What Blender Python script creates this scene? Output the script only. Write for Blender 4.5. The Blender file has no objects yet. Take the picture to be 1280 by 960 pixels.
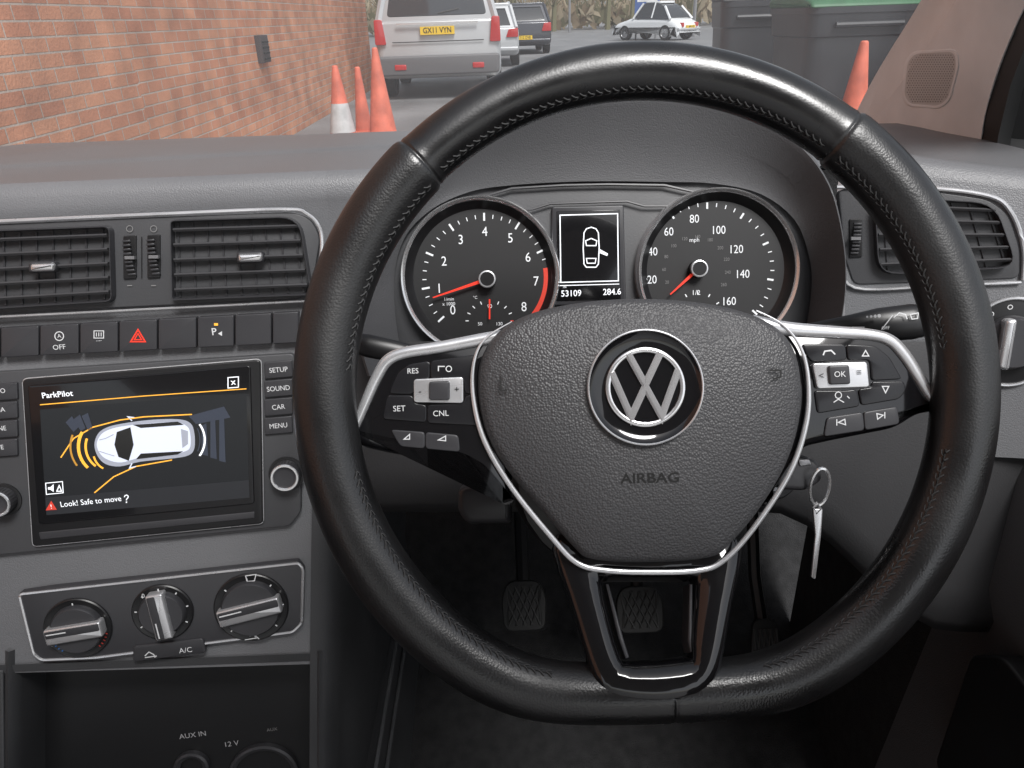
import bpy, bmesh, math, random
from math import radians, sin, cos, pi, tan, atan2, sqrt
from mathutils import Vector as V, Matrix
from mathutils.bvhtree import BVHTree
random.seed(4)
sc = bpy.context.scene
PIT = radians(26.5); ROLL = radians(2.0); FOC = 924.0
CAM = V((0, 0, 1.15))
F = V((0, cos(PIT), -sin(PIT))); U0 = V((0, sin(PIT), cos(PIT))); X = V((1, 0, 0)); Z = V((0, 0, 1))
U = U0*cos(ROLL) + X*sin(ROLL); R = X*cos(ROLL) - U0*sin(ROLL)
def ray(px, py): return F + R*((px-640)/FOC) + U*((480-py)/FOC)
def pix(px, py, d): return CAM + ray(px, py)*d
def onfwd(px, py, y):
    r = ray(px, py); return CAM + r*(y/r.y)
def onx(px, py, x):
    r = ray(px, py); return CAM + r*(x/r.x)

# ---------------------------------------------------------------- materials
MATS = {}
def mat(name, col, rough=0.5, metal=0.0, bump=0.0, bscale=600, var=0.0, vscale=8, emit=0.0, coat=0.0, btype='noise', rvar=0.0, spec=0.5, vdetail=2):
    if name in MATS: return MATS[name]
    m = bpy.data.materials.new(name); m.use_nodes = True
    nt = m.node_tree; bs = nt.nodes['Principled BSDF']
    c = (col[0], col[1], col[2], 1)
    bs.inputs['Base Color'].default_value = c
    bs.inputs['Roughness'].default_value = rough
    bs.inputs['Metallic'].default_value = metal
    bs.inputs['Specular IOR Level'].default_value = spec
    bs.inputs['Coat Weight'].default_value = coat
    bs.inputs['Coat Roughness'].default_value = 0.05
    if emit > 0:
        bs.inputs['Emission Color'].default_value = c
        bs.inputs['Emission Strength'].default_value = emit
    tc = nt.nodes.new('ShaderNodeTexCoord')
    if var > 0 or rvar > 0:
        n = nt.nodes.new('ShaderNodeTexNoise'); n.inputs['Scale'].default_value = vscale; n.inputs['Detail'].default_value = vdetail
        nt.links.new(tc.outputs['Object'], n.inputs['Vector'])
        if var > 0:
            r = nt.nodes.new('ShaderNodeMapRange'); r.inputs['From Min'].default_value = 0.3; r.inputs['From Max'].default_value = 0.7
            r.inputs['To Min'].default_value = 1-var; r.inputs['To Max'].default_value = 1+var
            nt.links.new(n.outputs['Fac'], r.inputs['Value'])
            mx = nt.nodes.new('ShaderNodeVectorMath'); mx.operation = 'SCALE'; mx.inputs[0].default_value = col[:3]
            nt.links.new(r.outputs['Result'], mx.inputs['Scale']); nt.links.new(mx.outputs[0], bs.inputs['Base Color'])
        if rvar > 0:
            r = nt.nodes.new('ShaderNodeMapRange'); r.inputs['From Min'].default_value = 0.3; r.inputs['From Max'].default_value = 0.7
            r.inputs['To Min'].default_value = max(0.02, rough-rvar); r.inputs['To Max'].default_value = rough+rvar
            nt.links.new(n.outputs['Fac'], r.inputs['Value']); nt.links.new(r.outputs['Result'], bs.inputs['Roughness'])
    if bump > 0:
        if btype == 'voronoi':
            t = nt.nodes.new('ShaderNodeTexVoronoi'); t.feature = 'F1'; t.inputs['Scale'].default_value = bscale; t.inputs['Randomness'].default_value = 0.9
            nt.links.new(tc.outputs['Object'], t.inputs['Vector']); o = t.outputs['Distance']
            inv = nt.nodes.new('ShaderNodeMath'); inv.operation = 'SUBTRACT'; inv.inputs[0].default_value = 1.0
            nt.links.new(o, inv.inputs[1]); o = inv.outputs[0]
        else:
            t = nt.nodes.new('ShaderNodeTexNoise'); o = t.outputs['Fac']; t.inputs['Scale'].default_value = bscale; t.inputs['Detail'].default_value = 2
            nt.links.new(tc.outputs['Object'], t.inputs['Vector'])
        b = nt.nodes.new('ShaderNodeBump'); b.inputs['Strength'].default_value = bump; b.inputs['Distance'].default_value = 1.0/bscale
        nt.links.new(o, b.inputs['Height']); nt.links.new(b.outputs['Normal'], bs.inputs['Normal'])
    MATS[name] = m; return m

DASH = mat('dash_grain', (0.155, 0.158, 0.166), 0.42, bump=0.22, bscale=900, btype='voronoi', var=0.08, vscale=6, rvar=0.06)
DASH2 = mat('dash_dark_plastic', (0.058, 0.059, 0.063), 0.45, bump=0.1, bscale=900, var=0.1, rvar=0.08)
DASHL = mat('dash_lower_plastic', (0.052, 0.053, 0.056), 0.5, bump=0.15, bscale=700, var=0.15, rvar=0.08)
KNEE = mat('knee_plastic', (0.034, 0.034, 0.036), 0.55, bump=0.15, bscale=700, var=0.15, rvar=0.08)
PLATE = mat('panel_satin_plastic', (0.040, 0.040, 0.044), 0.36, var=0.1, rvar=0.06)
BTN = mat('button_gloss', (0.014, 0.014, 0.016), 0.22, rvar=0.05)
BLK = mat('black_plastic', (0.012, 0.012, 0.013), 0.35, var=0.1)
KEYM = mat('key_plastic', (0.035, 0.035, 0.038), 0.35)
MBLK = mat('matt_black', (0.005, 0.005, 0.005), 0.8)
PIANO = mat('piano_black', (0.006, 0.006, 0.007), 0.07, coat=0.5, rvar=0.03, vscale=60)
CHROME = mat('chrome', (0.86, 0.86, 0.87), 0.2, 0.82)
SATIN = mat('satin_silver', (0.72, 0.725, 0.74), 0.28, 0.7, rvar=0.06, vscale=40)
GREYT = mat('grey_trim', (0.3, 0.3, 0.31), 0.35, 0.6)
LEATH = mat('rim_leather', (0.0085, 0.0085, 0.009), 0.33, bump=0.08, bscale=800, btype='voronoi', rvar=0.13, vscale=16, var=0.25, spec=0.75, vdetail=5)
LEATHT = mat('rim_leather_smooth', (0.0085, 0.0085, 0.009), 0.27, bump=0.03, bscale=800, btype='voronoi', rvar=0.12, vscale=20, var=0.25, spec=0.8, vdetail=5)
STIT = mat('stitch_thread', (0.042, 0.042, 0.043), 0.75)
PADM = mat('airbag_grain', (0.056, 0.056, 0.059), 0.44, bump=0.36, bscale=760, btype='voronoi', var=0.06, rvar=0.05)
DEB = mat('deboss', (0.006, 0.006, 0.006), 0.7)
WHT = mat('print_white', (0.62, 0.63, 0.64), 0.5, emit=0.12)
DIM = mat('print_dim', (0.2, 0.2, 0.2), 0.5)
GLOW = mat('display_white', (0.85, 0.88, 0.92), 0.5, emit=0.6)
DIALW = mat('dial_white', (0.7, 0.72, 0.74), 0.5, emit=0.3)
RED = mat('needle_red', (0.75, 0.04, 0.02), 0.4, emit=0.5)
REDP = mat('print_red', (0.6, 0.05, 0.03), 0.4, emit=0.3)
ORG = mat('display_orange', (0.95, 0.45, 0.05), 0.5, emit=0.45)
DIAL = mat('dial_black', (0.013, 0.013, 0.014), 0.5)
SCR = mat('screen_glass', (0.008, 0.008, 0.009), 0.14, coat=0.4, spec=0.4)
SCRD = mat('screen_dim_grey', (0.035, 0.042, 0.06), 0.4, emit=0.35)
SCRC = mat('screen_car_white', (0.56, 0.60, 0.70), 0.4, emit=0.55)
SCRG = mat('screen_car_grey', (0.3, 0.32, 0.38), 0.4, emit=0.4)
CARPET = mat('carpet', (0.022, 0.022, 0.023), 0.95, bump=0.8, bscale=500, var=0.3, vscale=60)
DOORM = mat('door_plastic', (0.10, 0.103, 0.108), 0.5, bump=0.2, bscale=700, btype='voronoi', var=0.1)
PILL = mat('pillar_fabric', (0.84, 0.85, 0.85), 0.75, bump=0.2, bscale=900, var=0.05, vscale=20)
PILLD = mat('grille_beige', (0.60, 0.60, 0.59), 0.7, bump=0.2, bscale=900)
RUB = mat('rubber', (0.016, 0.016, 0.016), 0.6)

# ---------------------------------------------------------------- geometry helpers
class Panel:
    def __init__(s, o, n, u=X):
        s.o = V(o); s.n = V(n).normalized(); s.u = (V(u) - s.n*V(u).dot(s.n)).normalized(); s.v = s.n.cross(s.u)
    def l(s, px, py, z=0.0):
        r = ray(px, py); o = s.o + s.n*z
        t = (o-CAM).dot(s.n)/r.dot(s.n); p = CAM + r*t - o
        return (p.dot(s.u), p.dot(s.v))
    def L(s, pts, z=0.0): return [s.l(a, b, z) for a, b in pts]
    def w(s, a, b, z=0.0): return s.o + s.u*a + s.v*b + s.n*z
    def k(s, px, py, z=0.0):
        a = s.l(px-5, py, z); b = s.l(px+5, py, z); return sqrt((a[0]-b[0])**2+(a[1]-b[1])**2)/10

def area(p): return 0.5*sum(p[i-1][0]*p[i][1]-p[i][0]*p[i-1][1] for i in range(len(p)))
def inset(p, d):
    n = len(p); sg = 1 if area(p) > 0 else -1; out = []
    for i in range(n):
        a, b, c = p[i-1], p[i], p[(i+1) % n]
        def nr(p, q):
            dx, dy = q[0]-p[0], q[1]-p[1]; l = math.hypot(dx, dy) or 1e-9
            return (-dy/l*sg, dx/l*sg)
        n1, n2 = nr(a, b), nr(b, c); mx, my = n1[0]+n2[0], n1[1]+n2[1]; l2 = mx*mx+my*my
        if l2 < 1e-6: out.append(b); continue
        f = min(2/l2, 1.6/sqrt(l2))
        out.append((b[0]+mx*f*d, b[1]+my*f*d))
    return out
def rpoly(pts, r, n=5):
    out = []; m = len(pts)
    for i in range(m):
        a, b, c = V(pts[i-1]), V(pts[i]), V(pts[(i+1) % m])
        rr = r[i] if isinstance(r, (list, tuple)) else r
        d1 = (a-b); d2 = (c-b); l = min(rr, d1.length*0.48, d2.length*0.48)
        p0 = b + d1.normalized()*l; p1 = b + d2.normalized()*l
        for k in range(n+1):
            t = k/n; q = p0*(1-t)**2 + b*2*t*(1-t) + p1*t*t; out.append((q[0], q[1]))
    return out
def cat(pts, n=6, closed=True):
    out = []; m = len(pts); pts = [V(p) for p in pts]
    rng = range(m) if closed else range(m-1)
    for i in rng:
        if closed: p0, p1, p2, p3 = pts[i-1], pts[i], pts[(i+1) % m], pts[(i+2) % m]
        else: p0, p1, p2, p3 = pts[max(i-1, 0)], pts[i], pts[i+1], pts[min(i+2, m-1)]
        for k in range(n):
            t = k/n
            out.append(0.5*((2*p1)+(p2-p0)*t+(2*p0-5*p1+4*p2-p3)*t*t+(3*p1-p0-3*p2+p3)*t**3))
    if not closed: out.append(pts[-1])
    return out
def circ(cx, cy, r, n=48, a0=0, a1=2*pi, ry=None):
    ry = ry or r
    return [(cx+r*cos(a0+(a1-a0)*i/n), cy+ry*sin(a0+(a1-a0)*i/n)) for i in range(n)]
def inside(q, X0, Y0):
    ins = False; k2 = len(q)-1
    for a in range(len(q)):
        if (q[a][1] > Y0) != (q[k2][1] > Y0) and X0 < (q[k2][0]-q[a][0])*(Y0-q[a][1])/(q[k2][1]-q[a][1])+q[a][0]: ins = not ins
        k2 = a
    return ins

class B:
    def __init__(s): s.bm = bmesh.new(); s.mats = []
    def mi(s, m):
        if m not in s.mats: s.mats.append(m)
        return s.mats.index(m)
    def face(s, vs, m):
        try:
            f = s.bm.faces.new(vs); f.material_index = s.mi(m); f.smooth = True; return f
        except ValueError: return None
    def ring(s, pts): return [s.bm.verts.new(p) for p in pts]
    def bridge(s, a, b, m, closed=True):
        n = len(a)
        for i in range(n if closed else n-1):
            j = (i+1) % n; s.face([a[i], a[j], b[j], b[i]], m)
    def grid(s, rows, m, closed=False):
        rr = [s.ring(r) for r in rows]
        for i in range(len(rr)-1): s.bridge(rr[i], rr[i+1], m, closed)
        return rr
    def prism(s, P, pts, z0, z1, m, bev=0.0, seg=3, bot=True, bev0=0.0):
        rings = []
        if bev0 > 0:
            for k in range(seg+1):
                a = pi/2*k/seg; q = inset(pts, bev0*(1-sin(a))); rings.append([P.w(x, y, z0+bev0*(1-cos(a))) for x, y in q])
        else: rings.append([P.w(x, y, z0) for x, y in pts])
        if bev > 0:
            for k in range(seg+1):
                a = pi/2*k/seg; q = inset(pts, bev*(1-cos(a))); rings.append([P.w(x, y, z1-bev+bev*sin(a)) for x, y in q])
        else: rings.append([P.w(x, y, z1) for x, y in pts])
        rr = [s.ring(r) for r in rings]
        for i in range(len(rr)-1): s.bridge(rr[i], rr[i+1], m)
        s.face(rr[-1], m)
        if bot: s.face(list(reversed(rr[0])), m)
    def frame(s, P, outer, inner, zo, zi, z, m, mid=None, wd=0.15):
        a = s.ring([P.w(x, y, zo) for x, y in outer]); d = s.ring([P.w(x, y, zi) for x, y in inner])
        if mid is None:
            b = s.ring([P.w(x, y, z) for x, y in outer]); c = s.ring([P.w(x, y, z) for x, y in inner])
        else:
            b = s.ring([P.w(x1+(x2-x1)*mid, y1+(y2-y1)*mid, z) for (x1, y1), (x2, y2) in zip(outer, inner)])
            c = s.ring([P.w(x1+(x2-x1)*(mid+wd), y1+(y2-y1)*(mid+wd), z) for (x1, y1), (x2, y2) in zip(outer, inner)])
        s.bridge(a, b, m); s.bridge(b, c, m); s.bridge(c, d, m)
    def lathe(s, P, c, prof, m, n=48, cap=True, bot=False):
        rr = [s.ring([P.w(c[0]+r*cos(2*pi*i/n), c[1]+r*sin(2*pi*i/n), z) for i in range(n)]) for r, z in prof]
        for i in range(len(rr)-1): s.bridge(rr[i], rr[i+1], m)
        if cap: s.face(rr[-1], m)
        if bot: s.face(rr[0], m)
    def tube(s, pts, r, m, n=8, closed=False, nrm=None, fl=1.0, taper=None):
        pts = [V(p) for p in pts]; rr = []; N = len(pts)
        for i, p in enumerate(pts):
            if closed: t = pts[(i+1) % N]-pts[i-1]
            else: t = pts[min(i+1, N-1)]-pts[max(i-1, 0)]
            t.normalize(); nn = V(nrm) if nrm is not None else (Z if abs(t.z) < 0.9 else X)
            sd = t.cross(nn).normalized(); up = sd.cross(t).normalized()
            q = r*(taper[i] if taper else 1)
            rr.append(s.ring([p + sd*q*cos(2*pi*k/n) + up*(r if fl < 0 else q)*abs(fl)*sin(2*pi*k/n) for k in range(n)]))
        for i in range(N-1): s.bridge(rr[i], rr[i+1], m)
        if closed: s.bridge(rr[-1], rr[0], m)
        else: s.face(rr[0], m); s.face(rr[-1], m)
    def stroke(s, P, pts, w, z, m, closed=False, h=0.0003):
        n = len(pts); Lf, Rt = [], []
        for i in range(n):
            a = pts[i-1] if (i > 0 or closed) else pts[i]; c = pts[(i+1) % n] if (i < n-1 or closed) else pts[i]
            b = pts[i]
            def nr(p, q):
                dx, dy = q[0]-p[0], q[1]-p[1]; l = math.hypot(dx, dy)
                return (-dy/l, dx/l) if l > 1e-9 else (0, 0)
            n1, n2 = nr(a, b), nr(b, c); mx, my = n1[0]+n2[0], n1[1]+n2[1]; l2 = mx*mx+my*my
            f = (2/l2 if l2 > 0.3 else 3.0) if (i not in (0, n-1) or closed) else 1/sqrt(l2)
            Lf.append((b[0]+mx*f*w/2, b[1]+my*f*w/2)); Rt.append((b[0]-mx*f*w/2, b[1]-my*f*w/2))
        a = s.ring([P.w(x, y, z) for x, y in Lf]); b = s.ring([P.w(x, y, z) for x, y in Rt])
        s.bridge(a, b, m, closed)
        if h > 0.0005:
            a0 = s.ring([P.w(x, y, z-h) for x, y in Lf]); b0 = s.ring([P.w(x, y, z-h) for x, y in Rt])
            s.bridge(a0, a, m, closed); s.bridge(b, b0, m, closed)
            if not closed: s.face([a0[0], a[0], b[0], b0[0]], m); s.face([a0[-1], a[-1], b[-1], b0[-1]], m)
    def pstroke(s, P, pts, wpx, z, m, closed=False, h=0.0003):
        k = P.k(pts[0][0], pts[0][1], z); s.stroke(P, P.L(pts, z), wpx*k, z, m, closed, h)
    def flat(s, P, pts, z, m): s.face(s.ring([P.w(x, y, z) for x, y in pts]), m)
    def pflat(s, P, pts, z, m): s.flat(P, P.L(pts, z), z, m)
    def text(s, P, t, px, py, hpx, m, z=0.0004, rot=0.0, xs=1.0, align='CENTER', local=None, bold=0.0):
        cu = bpy.data.curves.new('t', 'FONT'); cu.body = t; cu.size = 1; cu.align_x = align; cu.align_y = 'CENTER'; cu.resolution_u = 3; cu.offset = bold
        ob = bpy.data.objects.new('t', cu); sc.collection.objects.link(ob)
        dg = bpy.context.evaluated_depsgraph_get(); me = bpy.data.meshes.new_from_object(ob.evaluated_get(dg))
        if local: c = local; sz = hpx/0.69
        else: c = P.l(px, py, z); sz = hpx*P.k(px, py, z)/0.69
        idx = []
        for v in me.vertices:
            x, y = v.co.x*sz*xs, v.co.y*sz
            idx.append(s.bm.verts.new(P.w(c[0]+x*cos(rot)-y*sin(rot), c[1]+x*sin(rot)+y*cos(rot), z)))
        for p in me.polygons: s.face([idx[i] for i in p.vertices], m)
        bpy.data.objects.remove(ob); bpy.data.meshes.remove(me); bpy.data.curves.remove(cu)
    def done(s, name, parent=None, label=None, category=None, kind=None, group=None, ang=35, smooth=True):
        bm = s.bm; bmesh.ops.recalc_face_normals(bm, faces=bm.faces)
        cs = [v.co for v in bm.verts]
        c = V([(min(q[i] for q in cs)+max(q[i] for q in cs))/2 for i in range(3)])
        for v in bm.verts: v.co -= c
        me = bpy.data.meshes.new(name); bm.to_mesh(me); bm.free()
        for m in s.mats: me.materials.append(m)
        if smooth: me.set_sharp_from_angle(angle=radians(ang))
        else:
            for p in me.polygons: p.use_smooth = False
        ob = bpy.data.objects.new(name, me); sc.collection.objects.link(ob)
        ob.matrix_world = Matrix.Translation(c)
        tag(ob, parent, label, category, kind, group); return ob
def tag(ob, parent=None, label=None, category=None, kind=None, group=None):
    if parent is not None:
        ob.parent = parent; ob.matrix_parent_inverse = world(parent).inverted()
    if label: ob['label'] = label
    if category: ob['category'] = category
    if kind: ob['kind'] = kind
    if group: ob['group'] = group
def world(o):
    return world(o.parent) @ o.matrix_parent_inverse @ o.matrix_basis if o.parent else o.matrix_basis.copy()
def empty(name, loc, label, category, group=None):
    e = bpy.data.objects.new(name, None); e.location = loc; e.empty_display_size = 0.1
    sc.collection.objects.link(e); tag(e, None, label, category, None, group); return e
GP = Panel((0, 0, 0), Z, X)          # ground-parallel frame

# ================================================================= STEERING WHEEL
WP = Panel(pix(806, 489, 0.395), -F, X)
K = 0.395/FOC
wheel = empty('steering_wheel', WP.o, 'black leather three-spoke steering wheel with silver trim and round emblem', 'steering wheel')
def rc(th):
    b = 400.0; c = cos(th)
    if c < -0.3:
        lim = 378/(-c); p = 34; b = (b**-p + lim**-p)**(-1/p)
    return b*K
SL, SR = radians(-42.5), radians(39.5)
def sm(x): x = max(0, min(1, x)); return x*x*(3-2*x)
def rr(th):
    t = (th+pi) % (2*pi)-pi
    d = min(abs(t-SL), abs(t-SR))
    r = 35.0 + 4.0*(1-sm((t-SL+0.03)/0.06)*sm((SR-t+0.03)/0.06))
    if abs(abs(t)-pi) < 0.6: r -= 2.0*sm((0.6-abs(abs(t)-pi))/0.4)
    r -= 1.8*math.exp(-(d/0.006)**2)
    r -= 1.2*math.exp(-((t-radians(177))/0.006)**2)
    return r*K
def rimp(th, ph, ext=0.0):
    c = rc(th); e = 1e-3
    p = V((c*sin(th), c*cos(th))); q = V((rc(th+e)*sin(th+e), rc(th+e)*cos(th+e)))
    t = (q-p).normalized(); o = V((-t.y, t.x))
    r = rr(th)+ext
    a = p + o*r*cos(ph)
    return WP.w(a.x, a.y, r*0.93*sin(ph))
b = B()
ths = [2*pi*i/420 for i in range(420)]
for sx in (SL, SR, radians(177)):
    ths += [sx+d for d in (-0.012, -0.008, -0.004, 0.0, 0.004, 0.008, 0.012)]
ths = sorted(set(round(t % (2*pi), 6) for t in ths))
rings = [b.ring([rimp(t, 2*pi*k/28) for k in range(28)]) for t in ths]
for i in range(len(rings)):
    t = (ths[i]+pi) % (2*pi)-pi
    b.bridge(rings[i-1], rings[i], LEATHT if SL < t < SR else LEATH)
rim = b.done('rim', wheel, 'black leather rim with worn glossy patches', ang=60)
def stitch(b, t0, t1, ph):
    n = int(abs(t1-t0)*rc(t0)/0.0046)
    for i in range(n):
        t = t0+(t1-t0)*i/n; dt = (t1-t0)/n
        b.tube([rimp(t, ph-0.08, 0.0001), rimp(t+dt*0.35, ph, 0.0006), rimp(t+dt*0.8, ph+0.08, 0.0001)], 0.00042, STIT, 5)
        b.tube([rimp(t+dt*0.8, ph+0.08, 0.0001), rimp(t+dt*0.6, ph+0.12, 0.0005), rimp(t+dt*0.1, ph+0.16, 0.0001)], 0.00030, STIT, 4)
for t0, t1, ph in ((SL+0.03, SR-0.03, pi-0.62), (SR+0.03, radians(84), pi-0.60), (radians(103), radians(160), pi-0.72), (radians(-160), radians(-103), pi-0.72), (radians(-84), SL-0.03, pi-0.60)):
    b = B(); stitch(b, t0, t1, ph)
    b.tube([rimp(t0+(t1-t0)*i/60, ph+0.05, -0.0003) for i in range(61)], 0.0006, MBLK, 5)
    b.done('stitching', rim)

# spokes
zb = -0.0066; spks = []
for pts in ([(425, 540), (452, 560), (500, 570), (572, 575), (600, 590), (640, 640), (640, 420), (600, 419), (497, 438), (478, 450), (455, 500)],
            [(955, 402), (1095, 412), (1125, 425), (1150, 460), (1190, 512), (1150, 518), (1122, 536), (1040, 552), (1006, 560), (985, 590), (955, 640)]):
    b = B(); b.prism(WP, rpoly(WP.L(pts, zb), 0.005), -0.03, zb, PIANO, 0.005)
    spks.append(b.done('spoke', wheel, 'piano black side spoke carrying buttons'))
zs = -0.0065
for s_, cl in zip(spks, ([(640, 418, 8), (604, 424, 8), (550, 434, 7.5), (506, 441, 7.5), (484, 451, 7.5), (470, 473, 7), (458, 500, 6.5), (447, 527, 5.5), (438, 548, 3)],
                         [(940, 402, 9), (985, 411, 9), (1040, 415, 8), (1085, 418, 7.5), (1112, 425, 7.5), (1131, 444, 7.5), (1148, 470, 7), (1164, 496, 6), (1180, 514, 3)])):
    b = B(); c2 = cat([WP.l(x, y, zs) for x, y, w_ in cl], 6, False); ww = cat([(w_, 0) for x, y, w_ in cl], 6, False)
    b.tube([WP.w(p[0], p[1], zs) for p in c2], 1.0*K, SATIN, 14, nrm=WP.n, fl=-5.5, taper=[q[0] for q in ww])
    b.done('spoke_trim', s_, 'satin silver trim strip')
def wbtn(name, pts, draws, m=BTN, z=-0.0056, r=0.0022):
    b = B(); b.prism(WP, rpoly(WP.L(pts, z), r, 4), -0.012, z, m, 0.0006)
    draws(b, z+0.0003); return b.done(name, spks[0] if pts[0][0] < 800 else spks[1])
def arrow(b, P, pts, z, m=WHT, w=1.3): b.pstroke(P, pts, w, z, m)
wbtn('button', [(497, 466), (512, 455), (537, 451), (537, 474), (520, 476), (516, 493), (486, 492)], lambda b, z: b.text(WP, 'RES', 516, 464, 6.5, WHT, z))
wbtn('button', [(538, 451), (596, 443), (594, 470), (596, 492), (581, 492), (580, 474), (538, 474)], lambda b, z: (arrow(b, WP, [(548, 464), (548, 458), (556, 458)], z), b.pstroke(WP, circ(561, 461, 3.5, 12), 1.1, z, WHT, True)))
wbtn('button', [(484, 494), (516, 494), (518, 504), (533, 506), (533, 528), (478, 524)], lambda b, z: b.text(WP, 'SET', 499, 511, 7, WHT, z))
wbtn('button', [(534, 506), (580, 504), (582, 494), (596, 494), (601, 532), (534, 529)], lambda b, z: b.text(WP, 'CNL', 551, 517, 7, WHT, z))
def rock(pts, dark, txts):
    def dr(b, z):
        b.prism(WP, rpoly(WP.L(dark, z+0.002), 0.0015), z-0.001, z+0.0018, PLATE, 0.0008)
        for t, x, y, m in txts: b.text(WP, t, x, y, 8 if t != 'OK' else 7, m, z+0.0023 if m == WHT else z+0.0003)
    wbtn('rocker_switch', pts, dr, SATIN, -0.004, 0.0018)
rock([(517, 474), (579, 471), (579, 504), (517, 503)], [(536, 477), (562, 476), (562, 500), (536, 500)], [('-', 525, 489, BLK), ('+', 571, 487, BLK)])
rock([(1016, 454), (1084, 452), (1087, 484), (1022, 486)], [(1036, 457), (1062, 456), (1064, 480), (1038, 481)], [('OK', 1050, 468, WHT), ('<', 1027, 470, BLK), ('≡', 1074, 466, BLK)])
wbtn('button', [(1002, 430), (1057, 430), (1059, 450), (1015, 452), (1010, 446)], lambda b, z: b.pstroke(WP, [(1029, 444), (1031, 439), (1039, 438), (1044, 443)], 1.8, z, WHT))
wbtn('button', [(1058, 430), (1094, 432), (1112, 446), (1128, 474), (1090, 476), (1088, 450), (1060, 450)], lambda b, z: b.pstroke(WP, [(1078, 445), (1082, 438), (1086, 445)], 1.3, z, WHT, True))
wbtn('button', [(1018, 488), (1060, 488), (1071, 486), (1075, 508), (1022, 517)], lambda b, z: (b.pstroke(WP, circ(1048, 494, 4, 12), 1.1, z, WHT, True), b.pstroke(WP, [(1042, 503), (1048, 499), (1055, 503)], 1.2, z, WHT), b.pstroke(WP, [(1059, 495), (1062, 498)], 1.2, z, WHT)))
wbtn('button', [(1073, 486), (1090, 484), (1090, 477), (1130, 476), (1133, 488), (1124, 499), (1077, 507)], lambda b, z: b.pstroke(WP, [(1103, 483), (1107, 491), (1111, 483)], 1.3, z, WHT, True))
wbtn('button', [(488, 537), (531, 540), (531, 561), (500, 558)], lambda b, z: b.pstroke(WP, [(505, 549), (512, 543), (512, 549)], 1.3, z, WHT, True), PLATE)
wbtn('button', [(531.5, 540), (573, 544), (575, 565), (531.5, 561)], lambda b, z: b.pstroke(WP, [(548, 550), (557, 545), (557, 551)], 1.3, z, WHT, True), PLATE)
wbtn('button', [(1034, 522), (1079, 515), (1081, 538), (1030, 546)], lambda b, z: (b.pstroke(WP, [(1056, 524), (1048, 528), (1057, 531)], 1.3, z, WHT, True), b.pstroke(WP, [(1046, 524), (1046, 532)], 1.3, z, WHT)), PLATE)
wbtn('button', [(1079.5, 515), (1122, 508), (1125, 530), (1081.5, 538)], lambda b, z: (b.pstroke(WP, [(1096, 517), (1104, 519), (1097, 524)], 1.3, z, WHT, True), b.pstroke(WP, [(1106, 515), (1106, 523)], 1.3, z, WHT)), PLATE)

# lower spoke: a forked gloss-black piece that climbs over the front of the flat rim
ta = radians(20)
LSP = Panel(WP.w(*WP.l(810, 705, -0.008), -0.008), WP.n*cos(ta)+WP.v*sin(ta), X)
outer = [(676, 650), (806, 690), (940, 646), (917, 755), (903, 846), (876, 874), (815, 881), (754, 872), (737, 838), (710, 742)]
inner = [(755, 724), (810, 724), (870, 724), (868, 760), (865, 798), (867, 820), (824, 825), (781, 827), (771, 798), (761, 760)]
outer2 = []; inner2 = []
for i in range(len(outer)):
    j = (i+1) % len(outer)
    for t in (0, 0.33, 0.67):
        outer2.append((outer[i][0]*(1-t)+outer[j][0]*t, outer[i][1]*(1-t)+outer[j][1]*t)); inner2.append((inner[i][0]*(1-t)+inner[j][0]*t, inner[i][1]*(1-t)+inner[j][1]*t))
OL, IL = LSP.L(outer2, 0.0), LSP.L(inner2, 0.0)
for q in (OL,):
    for _ in range(2): q[:] = [((q[i-1][0]+2*q[i][0]+q[(i+1) % len(q)][0])/4, (q[i-1][1]+2*q[i][1]+q[(i+1) % len(q)][1])/4) for i in range(len(q))]
lev = [(0.0, -0.014), (0.0, -0.004), (0.04, -0.0015), (0.12, 0.0), (0.3, 0.0012), (0.5, 0.0016), (0.72, 0.0005), (0.86, -0.0015), (0.95, -0.004), (1.0, -0.016)]
b = B()
rg_ = [b.ring([LSP.w(x1+(x2-x1)*s, y1+(y2-y1)*s, z) for (x1, y1), (x2, y2) in zip(OL, IL)]) for s, z in lev]
for i in range(len(rg_)-1): b.bridge(rg_[i], rg_[i+1], PIANO)
ls = b.done('spoke', wheel, 'piano black forked lower spoke', ang=40)
for pts in ([(757, 730), (761, 730), (780, 800), (787, 822), (782, 824), (773, 798)], [(866, 730), (862, 730), (860, 800), (863, 816), (868, 814), (866, 798)]):
    b = B(); b.prism(LSP, LSP.L(pts, -0.005), -0.022, -0.005, PLATE, 0.001)
    b.done('spoke_rib', ls)

# airbag cover
padpx = [(800, 369), (870, 373), (930, 385), (972, 404), (996, 432), (1006, 475), (1003, 530), (985, 585), (952, 640), (915, 684), (888, 702), (810, 708), (738, 704), (712, 686), (672, 640), (626, 585), (600, 535), (591, 480), (598, 440), (622, 408), (665, 386), (730, 373)]
def dome(b, P, outl, prof, m):
    cx = sum(p[0] for p in outl)/len(outl); cy = sum(p[1] for p in outl)/len(outl)
    rg = [b.ring([P.w(cx+(x-cx)*s, cy+(y-cy)*s, z) for x, y in outl]) for s, z in prof]
    for i in range(len(rg)-1): b.bridge(rg[i], rg[i+1], m)
    b.face(rg[-1], m)
ol = [tuple(p) for p in cat(WP.L(padpx, -0.004), 5)]
b = B()
prof = [(0.975, -0.03), (0.975, -0.012), (0.972, -0.006)] + [(0.972-0.07*(1-cos(a)), -0.006+0.009*sin(a)) for a in (0.3, 0.6, 0.9, 1.2, 1.5)] + [(0.8, 0.0055), (0.65, 0.0075), (0.5, 0.0088), (0.4, 0.0092), (0.2, 0.0095)]
dome(b, WP, ol, prof, PADM)
pad = b.done('airbag_cover', wheel, 'grained black airbag cover with debossed lettering', ang=50)
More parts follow.
